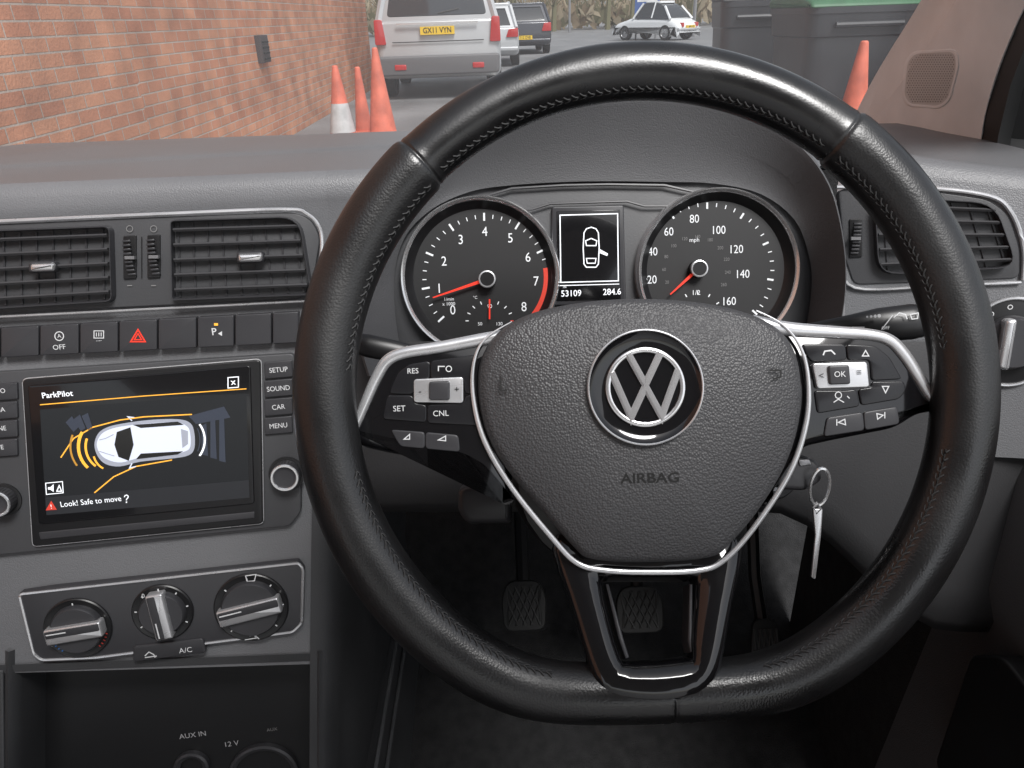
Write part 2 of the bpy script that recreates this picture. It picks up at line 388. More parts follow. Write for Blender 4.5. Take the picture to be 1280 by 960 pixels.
b = B(); b.text(WP, 'AIRBAG', 813, 598, 12, DEB, 0.0096, xs=1.22, rot=radians(-0.5), bold=0.01)
b.done('embossed_lettering', pad)
b = B(); b.pstroke(WP, [(962, 463), (976, 463), (976, 471), (966, 474)], 2.0, 0.0080, DEB); b.done('horn_mark', pad)
b = B(); b.pstroke(WP, [(626, 470), (626, 488), (634, 488)], 2.0, 0.0078, DEB); b.done('horn_mark', pad)
b = B()
vpx = [(640, 402), (606, 424), (592, 455), (592, 500), (606, 552), (640, 610), (690, 672), (722, 704), (760, 713), (815, 715), (870, 713), (902, 702), (940, 662), (986, 592), (1007, 530), (1010, 478), (1001, 436), (978, 406), (945, 388)]
path = [WP.w(x, y, -0.0035) for x, y in cat(WP.L(vpx, -0.004), 6, False)]
n = len(path); tp = [min(1, 0.2+3*min(i, n-1-i)/n*1.2) for i in range(n)]
b.tube(path, 0.0015, SATIN, 10, nrm=WP.n, fl=0.9, taper=tp)
b.done('chrome_trim', wheel, 'silver strip framing the airbag cover')
# emblem
cx, cy = WP.l(807, 484, 0.0125); k = K*0.965
b = B()
b.lathe(WP, (cx, cy), [(73*k, 0.003), (73.5*k, 0.0120), (72.8*k, 0.0132), (71.6*k, 0.0134), (70.5*k, 0.0130)], SATIN, 96, cap=False)
b.lathe(WP, (cx, cy), [(70.5*k, 0.0131), (68*k, 0.0122), (64*k, 0.0114), (56*k, 0.0108), (50*k, 0.0104), (40*k, 0.0103)], PIANO, 96)
em = b.done('emblem', pad, 'round chrome V over W emblem on gloss black')
b = B()
rg = 50*k; ze = 0.0130
def tor(b, P, c, R0, r, z, m, n=72, fl=0.6):
    b.tube([P.w(c[0]+R0*cos(2*pi*i/n), c[1]+R0*sin(2*pi*i/n), z) for i in range(n)], r, m, 10, True, P.n, fl)
tor(b, WP, (cx, cy), rg*0.94, rg*0.065, ze-0.0012, CHROME)
def lg(pts): return [(cx+x*rg, cy+y*rg) for x, y in pts]
for pts, zz in (([(-0.40, 0.84), (-0.02, 0.10), (0.02, 0.10), (0.40, 0.84)], ze+0.0002), ([(-0.84, 0.40), (-0.385, -0.74), (0.0, 0.02), (0.385, -0.74), (0.84, 0.40)], ze)):
    q = lg(pts); wd = rg*0.18
    b.stroke(WP, q, wd, zz-0.0010, CHROME, h=0.002)
    b.stroke(WP, q, wd*0.78, zz-0.0005, CHROME, h=0.0006)
    b.stroke(WP, q, wd*0.5, zz, CHROME, h=0.0006)
b.done('emblem_letters', em)
b = B()
b.lathe(WP, (0, 0.0), [(0.040, -0.06), (0.045, -0.04), (0.046, -0.02)], BLK, 40)
b.done('hub', wheel)

# ================================================================= DASHBOARD
dash = empty('dashboard', (-0.1, 0.75, 0.9), 'dark grey right-hand-drive dashboard with vents, screen and dials', 'dashboard')
CP = Panel(pix(200, 480, 0.58), (sin(radians(7))*cos(radians(15)), -cos(radians(7))*cos(radians(15)), sin(radians(15))), (cos(radians(7)), sin(radians(7)), 0))
RPn = (-sin(radians(14))*cos(radians(15)), -cos(radians(14))*cos(radians(15)), sin(radians(15)))
RP = Panel(pix(1200, 400, 0.58), RPn, (cos(radians(14)), -sin(radians(14)), 0))

def dprof(px, ylo):
    e = CP.w(*CP.l(px, 268-px*0.045, 0.0), 0.0)
    lo = CP.w(*CP.l(px, ylo-px*0.03, 0.0), -0.004)
    zt = CAM.z-0.118; x = e.x
    pr = [lo, lo.lerp(e, 0.5)-CP.n*0.003, e-CP.n*0.004-V((0, 0, 0.006)), e-CP.n*0.003, e+V((0, 0.006, 0.010)), e+V((0, 0.016, 0.019)), V((x, e.y+0.035, zt-0.006)), V((x, e.y+0.065, zt-0.001)), V((x, e.y+0.11, zt)), V((x, e.y+0.2, zt+0.0)),
            V((x, e.y+0.215, zt+0.002)), V((x, e.y+0.24, zt+0.003)), V((x, 0.90, zt)), V((x, 1.0, zt-0.011)), V((x, 1.06-0.02*abs(x+0.2), zt-0.024)), V((x, 1.09, zt-0.06))]
    return pr[:3]+cat(pr[3:], 2, False)
b = B(); rows = [dprof(-420+i*828/26, 845) for i in range(27)]
b.grid(rows, DASH)
b.done('dash_pad', dash, 'grained grey dash top and front moulding', ang=50)
b = B(); rows = [dprof(407.9+i*8, 560) for i in range(7)]
b.grid(rows, DASH)
top = [dprof(455.9+i*9, 560) for i in range(6)]
b.grid([r[5:] for r in top], DASH)
b.done('dash_pad', dash, 'grained grey dash moulding beside the dials', ang=50)
b = B(); rows = []
for i in range(12):
    px = 1056 + i*(1440-1056)/11
    e = RP.w(*RP.l(px, 205+(px-1020)*0.13, 0.0), 0.0)
    lo = RP.w(*RP.l(px, 560+(px-1020)*0.05, 0.0), 0.0)
    zt = CAM.z-0.118; x = e.x
    rows.append([lo-RP.n*0.06+V((0, 0, -0.03)), lo-RP.n*0.02, lo, lo.lerp(e, 0.5), e]+cat([e, e+V((0, 0.006, 0.008)), e+V((0, 0.02, 0.014)), V((x, e.y+0.05, zt-0.006)), V((x, e.y+0.12, zt-0.004)), V((x, 0.86, zt-0.008)), V((x, 1.0-(x-0.3)*0.25, zt-0.018)), V((x, 1.05-(x-0.3)*0.25, zt-0.05))], 2, False)[1:])
b.grid(rows, DASH)
b.done('dash_pad', dash, 'grained grey dash end beside the door', ang=50)
b = B(); zt = CAM.z-0.120; rows = []
for i in range(14):
    x = -0.19+i*0.52/13
    rows.append([V((x, 0.66, zt-0.01)), V((x, 0.75, zt-0.004)), V((x, 0.88, zt)), V((x, 1.0, zt-0.012)), V((x, 1.055, zt-0.025)), V((x, 1.088, zt-0.06))])
b.grid(rows, DASH); b.done('dash_pad', dash, 'grained grey dash top over the dials', ang=50)

# binnacle hood
lip = [(462, 470), (449, 420), (448, 360), (462, 300), (490, 245), (535, 195), (600, 156), (700, 129), (800, 121), (880, 126), (950, 148), (1003, 186), (1036, 232), (1052, 290), (1057, 350), (1050, 410), (1038, 465)]
innr = [(512, 470), (498, 420), (493, 350), (506, 298), (540, 262), (588, 240), (640, 232), (705, 228), (760, 227), (830, 228), (892, 230), (950, 243), (992, 275), (1010, 320), (1013, 360), (1005, 415), (990, 465)]
CLP = Panel(pix(750, 340, 0.61), (0, -cos(radians(21)), sin(radians(21))), X)
def dep(py, a, bb): return a+(bb-a)*max(0, min(1, (py-120)/320))
lip3 = [pix(x, y, dep(y, 0.575, 0.545)) for x, y in lip]
lip3 = cat(lip3, 4, False)
in3 = [CLP.w(*CLP.l(x, y, 0.0), 0.002) for x, y in innr]; in3 = cat(in3, 4, False)
cen = sum(lip3, V((0, 0, 0)))/len(lip3)
def outw(p, f, dy, dz=0): return V((cen.x+(p.x-cen.x)*f, p.y+dy, cen.z+(p.z-cen.z)*f+dz))
base_z = CAM.z-0.133
def outer_ring(f, dy, drop):
    return [V((cen.x+(p.x-cen.x)*f, p.y+dy, p.z-drop if p.z < base_z else max(base_z-0.02, p.z-drop))) for p in lip3]
HOOD = mat('binnacle_grain', (0.095, 0.096, 0.101), 0.5, bump=0.22, bscale=900, btype='voronoi', var=0.1)
b = B()
b.grid([in3, [a.lerp(c, 0.5)+V((0, 0.008, 0)) for a, c in zip(in3, lip3)], [a.lerp(c, 0.9) for a, c in zip(in3, lip3)], lip3, [outw(p, 1.012, 0.003) for p in lip3], [outw(p, 1.025, 0.012) for p in lip3], [outw(p, 1.04, 0.04, 0.002) for p in lip3], outer_ring(1.10, 0.12, 0.006), outer_ring(1.22, 0.25, 0.032), outer_ring(1.35, 0.40, 0.085)], HOOD)
b.done('instrument_hood', dash, 'arched dark grey hood over the dials', ang=50)
b = B()
pl = CLP.L([(x, y) for x, y in innr] + [(985, 500), (520, 500)], -0.003)
b.prism(CLP, inset(pl, -0.008), -0.02, -0.003, DASH2, 0.001)
b.done('cluster_plate', dash)
CL = CLP
def gauge(name, c_ring, r_ring, zface, draw, label):
    b = B(); c = CL.l(*c_ring, 0.006); k = CL.k(*c_ring, 0.006)
    b.lathe(CL, c, [((r_ring+3)*k, -0.003), ((r_ring+2)*k, 0.006), ((r_ring)*k, 0.0090), ((r_ring-2.5)*k, 0.0078), ((r_ring-4)*k, 0.006)], CHROME, 96, cap=False)
    b.lathe(CL, c, [((r_ring-4)*k, 0.006), ((r_ring-9)*k, 0.0), ((r_ring-13)*k, zface)], BLK, 96, cap=False)
    b.lathe(CL, c, [((r_ring-13)*k, zface), ((r_ring-30)*k, zface)], DIAL, 96)
    o = b.done(name, dash, label)
    b = B(); draw(b, zface+0.0004); b.done('dial_marking', o); return o
zf = -0.0025
def tick(b, c, ang, r0, r1, w, z, m):
    p0 = (c[0]+r0*cos(ang), c[1]-r0*sin(ang)); p1 = (c[0]+r1*cos(ang), c[1]-r1*sin(ang))
    b.pstroke(CL, [p0, p1], w, z, m)
tc = (607, 347)
def a_t(v): return radians(223-v*32.9)
def dt(b, z):
    for i in range(0, 33):
        v = i/4; a = a_t(v); big = i % 4 == 0
        if v < 6.5: tick(b, tc, a, 71 if big else 74, 81 if big else 79, 2.4 if big else 1.1, z, DIALW)
    arc = [(tc[0]+77*cos(a_t(6.5+1.5*i/16)), tc[1]-77*sin(a_t(6.5+1.5*i/16))) for i in range(17)]
    b.pstroke(CL, arc, 8.5, z, REDP)
    for v, (x, y) in enumerate([(566, 388), (549, 361), (555, 327), (576, 300), (606, 290), (638, 298), (660, 322), (670, 352), (655, 384)]):
        b.text(CL, str(v), x, y, 11.5, DIALW, z, xs=0.88)
    b.text(CL, '1/min', 561, 374, 4, DIALW, z); b.text(CL, 'x 1000', 561, 380, 4, DIALW, z)
    for i in range(9):
        a = radians(180-i*22.5); p = (612, 401)
        b.pstroke(CL, [(p[0]+26*cos(a), p[1]-22*sin(a)), (p[0]+30*cos(a), p[1]-26*sin(a))], 1.2, z, REDP if i == 8 else DIALW)
    b.text(CL, '90', 612, 383, 4.5, DIALW, z); b.text(CL, '50', 600, 405, 4, DIALW, z); b.text(CL, '130', 624, 405, 4, DIALW, z)
    b.text(CL, '°C', 594, 372, 3.5, DIALW, z)
tach = gauge('tachometer', (600, 346), 98, zf, dt, 'round rev counter with silver ring reading about 800')
def needle(par, c, tip, r):
    b = B(); z = zf+0.006
    cc = CL.l(*c, z); tt = CL.l(*tip, z); k = CL.k(*c, z)
    d = V(tt)-V(cc); d.normalize(); nn = V((-d.y, d.x))
    pts = [V(cc)-nn*2.2*k, V(tt)-nn*0.7*k, V(tt)+nn*0.7*k, V(cc)+nn*2.2*k]
    b.prism(CL, [tuple(p) for p in pts], z-0.001, z, RED)
    b.done('needle', par)
    b = B(); b.lathe(CL, cc, [(r*k, zf), (r*k, z+0.002), ((r-2)*k, z+0.004)], BLK, 32)
    b.lathe(CL, cc, [(r*k, z+0.0022), ((r-0.6)*k, z+0.0044), ((r-2)*k, z+0.0046), ((r-2.5)*k, z+0.004)], SATIN, 32, cap=False)
    b.done('needle_hub', par)
needle(tach, (609, 349), (541, 372), 11)
b = B(); z = zf+0.004; b.pstroke(CL, [(612, 399), (612, 374)], 1.8, z, RED); b.done('needle', tach)
def a_s(v): return radians(222-v*(264/160)*1.0)
def ds(b, z):
    for i in range(0, 33):
        a = a_s(i*5); big = i % 4 == 0
        tick(b, (884, 337), a, 76 if big else 79, 84, 2.4 if big else 1.2, z, DIALW)
    for t, x, y in [('20', 815, 350), ('40', 816, 315), ('60', 836, 290), ('80', 868, 274), ('100', 898, 288), ('120', 920, 312), ('140', 928, 343), ('160', 911, 377)]:
        b.text(CL, t, x, y, 10, DIALW, z, xs=0.85)
    for i, t in enumerate(['20', '60', '80', '100', '120', '140', '180', '200', '220', '240', '260']):
        a = radians(205-i*23.5)
        b.text(CL, t, 870+40*cos(a), 336-40*sin(a), 4, DIM, z, xs=0.85)
    b.text(CL, 'mph', 868, 300, 5, DIALW, z); b.text(CL, '1/2', 870, 366, 6, DIALW, z)
    for i in range(7):
        a = radians(180-i*30); b.pstroke(CL, [(872+27*cos(a), 392-24*sin(a)), (872+31*cos(a), 392-28*sin(a))], 1.4, z, DIALW)
spd = gauge('speedometer', (898, 338), 100, zf, ds, 'round miles-per-hour dial with silver ring reading zero')
needle(spd, (873, 336), (838, 368), 11)
b = B()
b.prism(CL, rpoly(CL.L([(690, 258), (780, 256), (783, 380), (689, 382)], 0.003), 0.002), -0.01, 0.002, PLATE, 0.001)
b.prism(CL, CL.L([(696, 264), (775, 262), (776, 374), (696, 376)], 0.003), -0.01, 0.003, SCR, 0.0005)
disp = b.done('driver_display', dash, 'small black display showing a car outline and mileage')
b = B(); z = 0.0034
b.pstroke(CL, [(700, 269), (772, 267), (773, 351), (701, 353)], 1.3, z, GLOW, True)
b.pstroke(CL, [(700, 357), (774, 355)], 1, z, GLOW)
b.text(CL, '53109', 714, 367, 7.5, GLOW, z, xs=0.95, bold=0.008); b.text(CL, '284.6', 765, 365, 7.5, GLOW, z, xs=0.95, bold=0.008)
b.text(CL, 'mi', 706, 358.5, 3, GLOW, z)
carp = [(730, 291), (733, 286), (739, 284), (745, 286), (748, 291), (749, 310), (748, 330), (745, 334), (733, 334), (730, 330), (729, 310)]
b.pstroke(CL, carp, 1.3, z, GLOW, True)
b.pstroke(CL, [(732, 301), (739, 298), (746, 301), (745, 307), (733, 307)], 1.2, z, GLOW, True)
b.pstroke(CL, [(733, 323), (745, 323), (744, 329), (734, 329)], 1.1, z, GLOW, True)
b.pflat(CL, [(749, 311), (760, 317), (759, 320), (749, 316)], z, GLOW)
b.done('display_graphic', disp)
b = B()
b.tube([CL.w(*CL.l(x, y, 0), 0.0015) for x, y in [(612, 244), (640, 236), (705, 232), (760, 231), (830, 232), (866, 240)]], 0.0012, PLATE, 6)
b.tube([CL.w(*CL.l(x, y, 0), 0.0015) for x, y in [(640, 262), (665, 262), (688, 255), (783, 252), (805, 258), (835, 258)]], 0.001, PLATE, 6)
b.done('cluster_trim', dash)

# ---- vent unit
def bil(q, s, t):
    (x0, y0), (x1, y1), (x2, y2), (x3, y3) = q
    return ((x0*(1-s)+x1*s)*(1-t)+(x3*(1-s)+x2*s)*t, (y0*(1-s)+y1*s)*(1-t)+(y3*(1-s)+y2*s)*t)
SLAT = mat('slat_plastic', (0.05, 0.05, 0.053), 0.4)
def vent(P, q, ns, nv, tab, label, r=0.006):
    b = B(); ql = rpoly(P.L(q, 0.006), r, 5); qi = inset(ql, 0.0035)
    b.frame(P, ql, qi, 0.0, -0.012, 0.0085, PLATE, mid=0.3)
    qb = inset(ql, 0.003); b.flat(P, qb, 0.0003, MBLK)
    o = b.done('air_vent', dash, label)
    for i in range(nv):
        b = B()
        s = (i+0.6)/(nv+0.2)
        a = P.l(*bil(q, s, 0.05), 0.002); c = P.l(*bil(q, s, 0.95), 0.002)
        b.stroke(P, [a, c], 0.0013, 0.0026, PLATE, h=0.002)
        b.done('vane', o)
    for i in range(ns):
        b = B()
        t = (i+0.75)/(ns+0.5)
        a = V(P.l(*bil(q, 0.03, t), 0.006)); c = V(P.l(*bil(q, 0.97, t), 0.006)); h = 0.0015
        p = [P.w(a.x, a.y+h*0.9, 0.0035), P.w(a.x, a.y+h, 0.0072), P.w(a.x, a.y+h*0.3, 0.0082), P.w(a.x, a.y-h*0.7, 0.0072), P.w(a.x, a.y-h*0.2, 0.0035)]
        p2 = [x + (P.w(c.x, c.y)-P.w(a.x, a.y)) for x in p]
        A = b.ring(p); C = b.ring(p2); b.bridge(A, C, SLAT); b.face(A, SLAT); b.face(C, SLAT)
        b.done('slat', o)
    b = B(); tx, ty = tab
    b.prism(P, rpoly(P.L([(tx-17, ty-7), (tx+17, ty-8), (tx+18, ty+6), (tx-16, ty+8)], 0.011), 0.003), 0.004, 0.012, PLATE, 0.002)
    b.prism(P, rpoly(P.L([(tx-15, ty-4), (tx+16, ty-5), (tx+15, ty+5), (tx-14, ty+6)], 0.013), 0.002), 0.01, 0.0138, CHROME, 0.0022)
    b.done('vent_tab', o)
b = B()
sur = [(-240, 291), (0, 280), (200, 271), (365, 265), (388, 273), (400, 297), (392, 345), (378, 374), (200, 382), (0, 392), (-240, 404)]
b.prism(CP, rpoly(CP.L(sur, 0.002), 0.006), -0.02, 0.0012, DASH2, 0.001)
b.tube([CP.w(*p, 0.002) for p in cat(CP.L([(-240, 288), (-100, 282), (0, 277), (200, 268), (352, 262), (384, 268), (401, 290), (400, 330), (388, 374)], 0.002), 6, False)], 0.0016, SATIN, 8)
b.tube([CP.w(*p, 0.002) for p in cat(CP.L([(-240, 408), (0, 396), (200, 386), (388, 376)], 0.002), 6, False)], 0.0011, SATIN, 8)
b.done('vent_surround', dash, 'dark vent surround edged with a thin chrome line')
vent(CP, [(-50, 288), (140, 281), (143, 378), (-46, 390)], 5, 9, (52, 334), 'rectangular air vent with horizontal slats and chrome tab')
vent(CP, [(212, 274), (376, 269), (392, 370), (214, 377)], 5, 9, (312, 322), 'rectangular air vent with horizontal slats and chrome tab', [0.004, 0.016, 0.006, 0.004])
def roller(P, cx, cy, h):
    b = B()
    b.prism(P, rpoly(P.L([(cx-8, cy-h), (cx+8, cy-h-1), (cx+8, cy+h-1), (cx-8, cy+h)], 0.003), 0.001), 0.0, 0.003, BLK, 0.0005)
    c = P.l(cx, cy, 0.003); k = P.k(cx, cy, 0.003); n = 9
    for i in range(n):
        t = (i-(n-1)/2)/((n-1)/2); yy = c[1]+t*h*0.8*k; zz = 0.003+0.004*sqrt(max(0, 1-t*t*0.9))
        b.prism(P, [(c[0]-5*k, yy-1.5*k), (c[0]+5*k, yy-1.5*k), (c[0]+5*k, yy+1.2*k), (c[0]-5*k, yy+1.2*k)], 0.002, zz, PLATE, 0.0004)
    b.prism(P, P.L([(cx-6, cy-2), (cx+6, cy-2), (cx+6, cy+2), (cx-6, cy+2)], 0.008), 0.004, 0.0085, GREYT)
    b.done('vent_roller', dash)
roller(CP, 162, 322, 27); roller(CP, 192, 321, 27)
b = B()
for cx_ in (162, 192):
    b.pstroke(CP, circ(cx_, 286, 4, 10), 1, 0.0022, DIM, True)
    b.pstroke(CP, [(cx_-3, 357), (cx_+3, 357)], 1.5, 0.0022, DIM)
b.pstroke(CP, [(177, 296), (177, 348)], 1.2, 0.0022, BLK)
b.done('vent_marking', dash)

# ---- button row
xs = [-49, 0, 49, 99, 148, 197, 246, 293, 340, 374]
for i in range(len(xs)-1):
    x0, x1 = xs[i]+1, xs[i+1]-1
    t0, t1 = 410-x0*0.055, 410-x1*0.055; b0, b1 = 447-x0*0.05, 447-x1*0.05
    b = B(); z = 0.003
    b.prism(CP, rpoly(CP.L([(x0, t0), (x1, t1), (x1, b1), (x0, b0)], z), 0.0012, 3), -0.01, z, PLATE, 0.0008)
    m = (x0+x1)/2; y = 430-m*0.052; z += 0.0003
    if i == 2:
        b.pstroke(CP, circ(m, y-6, 5.5, 16), 1.2, z, WHT, True); b.text(CP, 'A', m, y-6, 5, WHT, z); b.text(CP, 'OFF', m, y+8, 6.5, WHT, z)
    if i == 3:
        b.pstroke(CP, [(m-6, y-10), (m+6, y-10), (m+6, y-1), (m-6, y-1)], 1.1, z, WHT, True)
        for q in (-3, 0, 3): b.pstroke(CP, [(m+q, y-8), (m+q, y-3)], 1, z, WHT)
        b.text(CP, '----', m, y+2, 4, WHT, z)
    if i == 4:
        b.pstroke(CP, [(m-9, y+6), (m, y-9), (m+9, y+6)], 1.8, z, RED, True); b.pstroke(CP, [(m-4.5, y+3.5), (m, y-4), (m+4.5, y+3.5)], 1.3, z, RED, True)
    if i == 6:
        b.text(CP, 'P', m-2, y-1, 9, WHT, z, bold=0.01); b.pflat(CP, [(m+3, y+1), (m+8, y-2), (m+8, y+4)], z, WHT)
        b.pflat(CP, [(m-2, y-12), (m+3, y-12), (m+3, y-9), (m-2, y-9)], z, ORG)
    b.done('button', dash)

# ---- infotainment
b = B()
b.prism(CP, rpoly(CP.L([(-110, 472), (366, 442), (376, 470), (376, 640), (362, 658), (-100, 704)], 0.002), 0.003), -0.01, 0.0015, DASH2, 0.001)
info = b.done('infotainment_unit', dash, 'touchscreen unit with side buttons showing a parking view')
b = B()
ol = rpoly(CP.L([(27, 474), (326, 449), (329, 655), (40, 684)], 0.005), 0.004)
b.prism(CP, ol, 0.0, 0.005, BLK, 0.0015)
b.tube([CP.w(x, y, 0.0035) for x, y in ol], 0.0006, SATIN, 6, True)
b.prism(CP, rpoly(CP.L([(34, 482), (313, 457), (318, 630), (48, 656)], 0.006), 0.003), 0.0, 0.006, SCR, 0.0008)
b.prism(CP, rpoly(CP.L([(48, 666), (318, 640), (318, 648), (50, 675)], 0.006), 0.001), 0.0, 0.0056, PLATE, 0.0005)
scr = b.done('screen', info, 'glossy touchscreen with parking sensor picture')
b = B(); z = 0.0064
b.pflat(CP, [(50, 512), (308, 492), (311, 609), (57, 634)], z-0.0003, mat('screen_backlight', (0.008, 0.009, 0.011), 0.2, emit=0.4))
b.pflat(CP, [(57, 622), (311, 600), (312, 622), (58, 644)], z-0.0002, mat('screen_strip', (0.016, 0.017, 0.02), 0.2, emit=0.4))
b.text(CP, 'ParkPilot', 52, 495, 7.5, GLOW, z, align='LEFT', bold=0.01)
b.pstroke(CP, [(285, 472), (298, 471), (298, 484), (285, 485)], 1.2, z, GLOW, True); b.text(CP, 'x', 291.5, 477.5, 8, GLOW, z, bold=0.01)
b.pstroke(CP, [(50, 506), (180, 495), (308, 486)], 1.3, z, ORG)
body = [(118, 556), (122, 543), (132, 535), (150, 530), (186, 525), (222, 524), (238, 529), (243, 542), (243, 560), (236, 569), (216, 573), (176, 577), (150, 583), (132, 580), (122, 570)]
b.flat(CP, [tuple(p) for p in cat(CP.L(body, z), 4)], z, SCRG)
body2 = [(121, 556), (125, 545), (134, 538), (152, 533), (188, 529), (220, 528), (234, 533), (238, 543), (238, 558), (232, 564), (214, 568), (176, 572), (152, 578), (136, 575), (126, 568)]
b.flat(CP, [tuple(p) for p in cat(CP.L(body2, z), 4)], z+0.0002, SCRC)
z2 = z+0.0004
b.pflat(CP, [(146, 540), (163, 534), (167, 556), (161, 576), (148, 571), (143, 556)], z2, SCR)
b.pflat(CP, [(166, 531), (222, 527), (230, 531), (176, 535)], z2, SCR)
b.pflat(CP, [(170, 574), (222, 568), (229, 564), (176, 567)], z2, SCR)
b.pflat(CP, [(226, 536), (235, 539), (235, 555), (228, 560)], z2, SCRG)
b.pstroke(CP, [(124, 550), (132, 548), (142, 543)], 1.1, z2, SCRG); b.pstroke(CP, [(124, 564), (133, 567), (143, 570)], 1.1, z2, SCRG)
b.pstroke(CP, [(165, 526), (160, 521), (168, 522)], 1.5, z, SCRC); b.pstroke(CP, [(165, 579), (162, 585), (170, 583)], 1.5, z, SCRC)
for r in (0, 1, 2):
    b.pflat(CP, [(82+r*10, 528-r*4), (90+r*10, 520-r*2), (98+r*9, 534+r*1), (92+r*9, 540-r*1)], z, SCRD)
    b.pflat(CP, [(252+r*11, 532-r*5), (258+r*11, 529-r*5), (260+r*11, 570+r*4), (252+r*11, 568+r*4)], z, SCRD)
b.pflat(CP, [(236, 520), (280, 508), (288, 522), (245, 530)], z-0.0001, SCRD)
def arcl(cx, cy, rx, ry, a0, a1, w, m):
    b.pstroke(CP, [(cx+rx*cos(radians(a0+(a1-a0)*i/12)), cy-ry*sin(radians(a0+(a1-a0)*i/12))) for i in range(13)], w, z+0.0002, m)
arcl(134, 558, 36, 36, 150, 228, 4, ORG); arcl(134, 558, 27, 29, 160, 238, 3, ORG); arcl(136, 562, 20, 25, 200, 250, 2.5, ORG)
arcl(134, 558, 46, 42, 160, 215, 2.5, mat('scr_brown', (0.4, 0.2, 0.03), 0.5, emit=0.6))
arcl(225, 550, 31, 32, -38, 38, 2.5, GLOW); arcl(225, 550, 25, 30, -28, 30, 1.6, SCRD)
b.pstroke(CP, [(76, 572), (92, 548), (116, 534), (150, 525), (180, 521), (240, 518)], 1.6, z, ORG)
b.pstroke(CP, [(118, 616), (142, 596), (170, 583), (215, 575)], 1.6, z, ORG)
b.pstroke(CP, [(57, 604), (78, 602), (79, 616), (58, 618)], 1.1, z, GLOW, True)
b.pflat(CP, [(60, 609), (63, 609), (67, 605), (67, 615), (63, 612), (60, 612)], z, GLOW)
b.pstroke(CP, [(71, 614), (74, 607), (77, 614)], 1.3, z, GLOW, True)
b.pflat(CP, [(57, 638), (64, 626), (71, 637)], z, REDP); b.text(CP, '!', 64, 633.5, 6, GLOW, z+0.0003)
b.text(CP, 'Look! Safe to move', 75, 631, 7.6, GLOW, z, align='LEFT', xs=0.90)
b.pstroke(CP, [(155.3, 621.5), (156.4, 619.4), (158.4, 618.8), (160.2, 620.0), (160.0, 622.2), (158.2, 623.8), (158.0, 625.4)], 1.2, z, GLOW)
b.pflat(CP, [(157.3, 627.0), (158.9, 626.9), (158.9, 628.5), (157.3, 628.6)], z, GLOW)
b.done('screen_graphic', scr)
for i, t in enumerate(['SETUP', 'SOUND', 'CAR', 'MENU']):
    y = 463+i*23.3
    b = B(); b.prism(CP, rpoly(CP.L([(330, y-10), (365, y-13), (366, y+8), (331, y+11)], 0.004), 0.001, 3), 0, 0.004, PLATE, 0.0008)
    b.text(CP, t, 348, y-0.5, 6.3, WHT, 0.0043, xs=0.92); b.done('button', info)
for i, t in enumerate(['RADIO', 'MEDIA', 'PHONE', 'MUTE']):
    y = 490+i*23.5
    b = B(); b.prism(CP, rpoly(CP.L([(-20, y-9), (21, y-12), (22, y+9), (-19, y+12)], 0.004), 0.001, 3), 0, 0.004, PLATE, 0.0008)
    b.text(CP, t, -6, y-0.5, 6.3, WHT, 0.0043, xs=0.92)
    b.done('button', info)
def knob(P, cx, cy, r, par):
    b = B(); c = P.l(cx, cy, 0.012); k = P.k(cx, cy, 0.012)
    n = 60
    b.lathe(P, c, [((r+4)*k, 0.0015), ((r+4)*k, 0.003), (r*k, 0.0035)], BLK, n, cap=False)
    b.lathe(P, c, [(r*k, 0.002), (r*k, 0.011), ((r-1)*k, 0.013)], PLATE, n, cap=False)
    b.lathe(P, c, [((r-1)*k, 0.013), ((r-2)*k, 0.0138), ((r-4)*k, 0.0138), ((r-5)*k, 0.013)], CHROME, n, cap=False)
    b.lathe(P, c, [((r-5)*k, 0.013), ((r-7)*k, 0.0125), ((r-10)*k, 0.0122)], PLATE, n)
    for i in range(30):
        a = 2*pi*i/30
        b.tube([P.w(c[0]+r*k*cos(a), c[1]+r*k*sin(a), 0.004), P.w(c[0]+r*k*cos(a), c[1]+r*k*sin(a), 0.0115)], 0.0004, BLK, 4)
    b.done('knob', par)
knob(CP, 356, 597, 19, info); knob(CP, -4, 630, 19, info)

# ---- climate panel
b = B()
cp = rpoly(CP.L([(22, 742), (60, 736), (372, 702), (380, 712), (378, 780), (370, 790), (120, 822), (52, 826), (40, 818)], 0.003), 0.002)
b.prism(CP, cp, -0.01, 0.002, PLATE, 0.001)
b.tube([CP.w(x, y, 0.002) for x, y in rpoly(CP.L([(24, 743), (374, 704), (379, 712), (377, 779), (366, 790), (120, 822), (52, 825), (42, 817)], 0.002), 0.003)], 0.0012, SATIN, 6, True)
clim = b.done('climate_panel', dash, 'heater panel with three rotary knobs and silver outline')
b = B()
b.prism(CP, rpoly(CP.L([(166, 808), (254, 798), (258, 816), (166, 828)], 0.004), 0.003), 0, 0.004, PLATE, 0.001)
b.text(CP, 'A/C', 232, 813, 7, WHT, 0.0043); b.pstroke(CP, [(181, 820), (186, 815), (192, 818), (194, 822)], 1.3, 0.0043, WHT); b.pstroke(CP, [(181, 822), (196, 820)], 1.3, 0.0043, WHT)
b.done('button', clim)
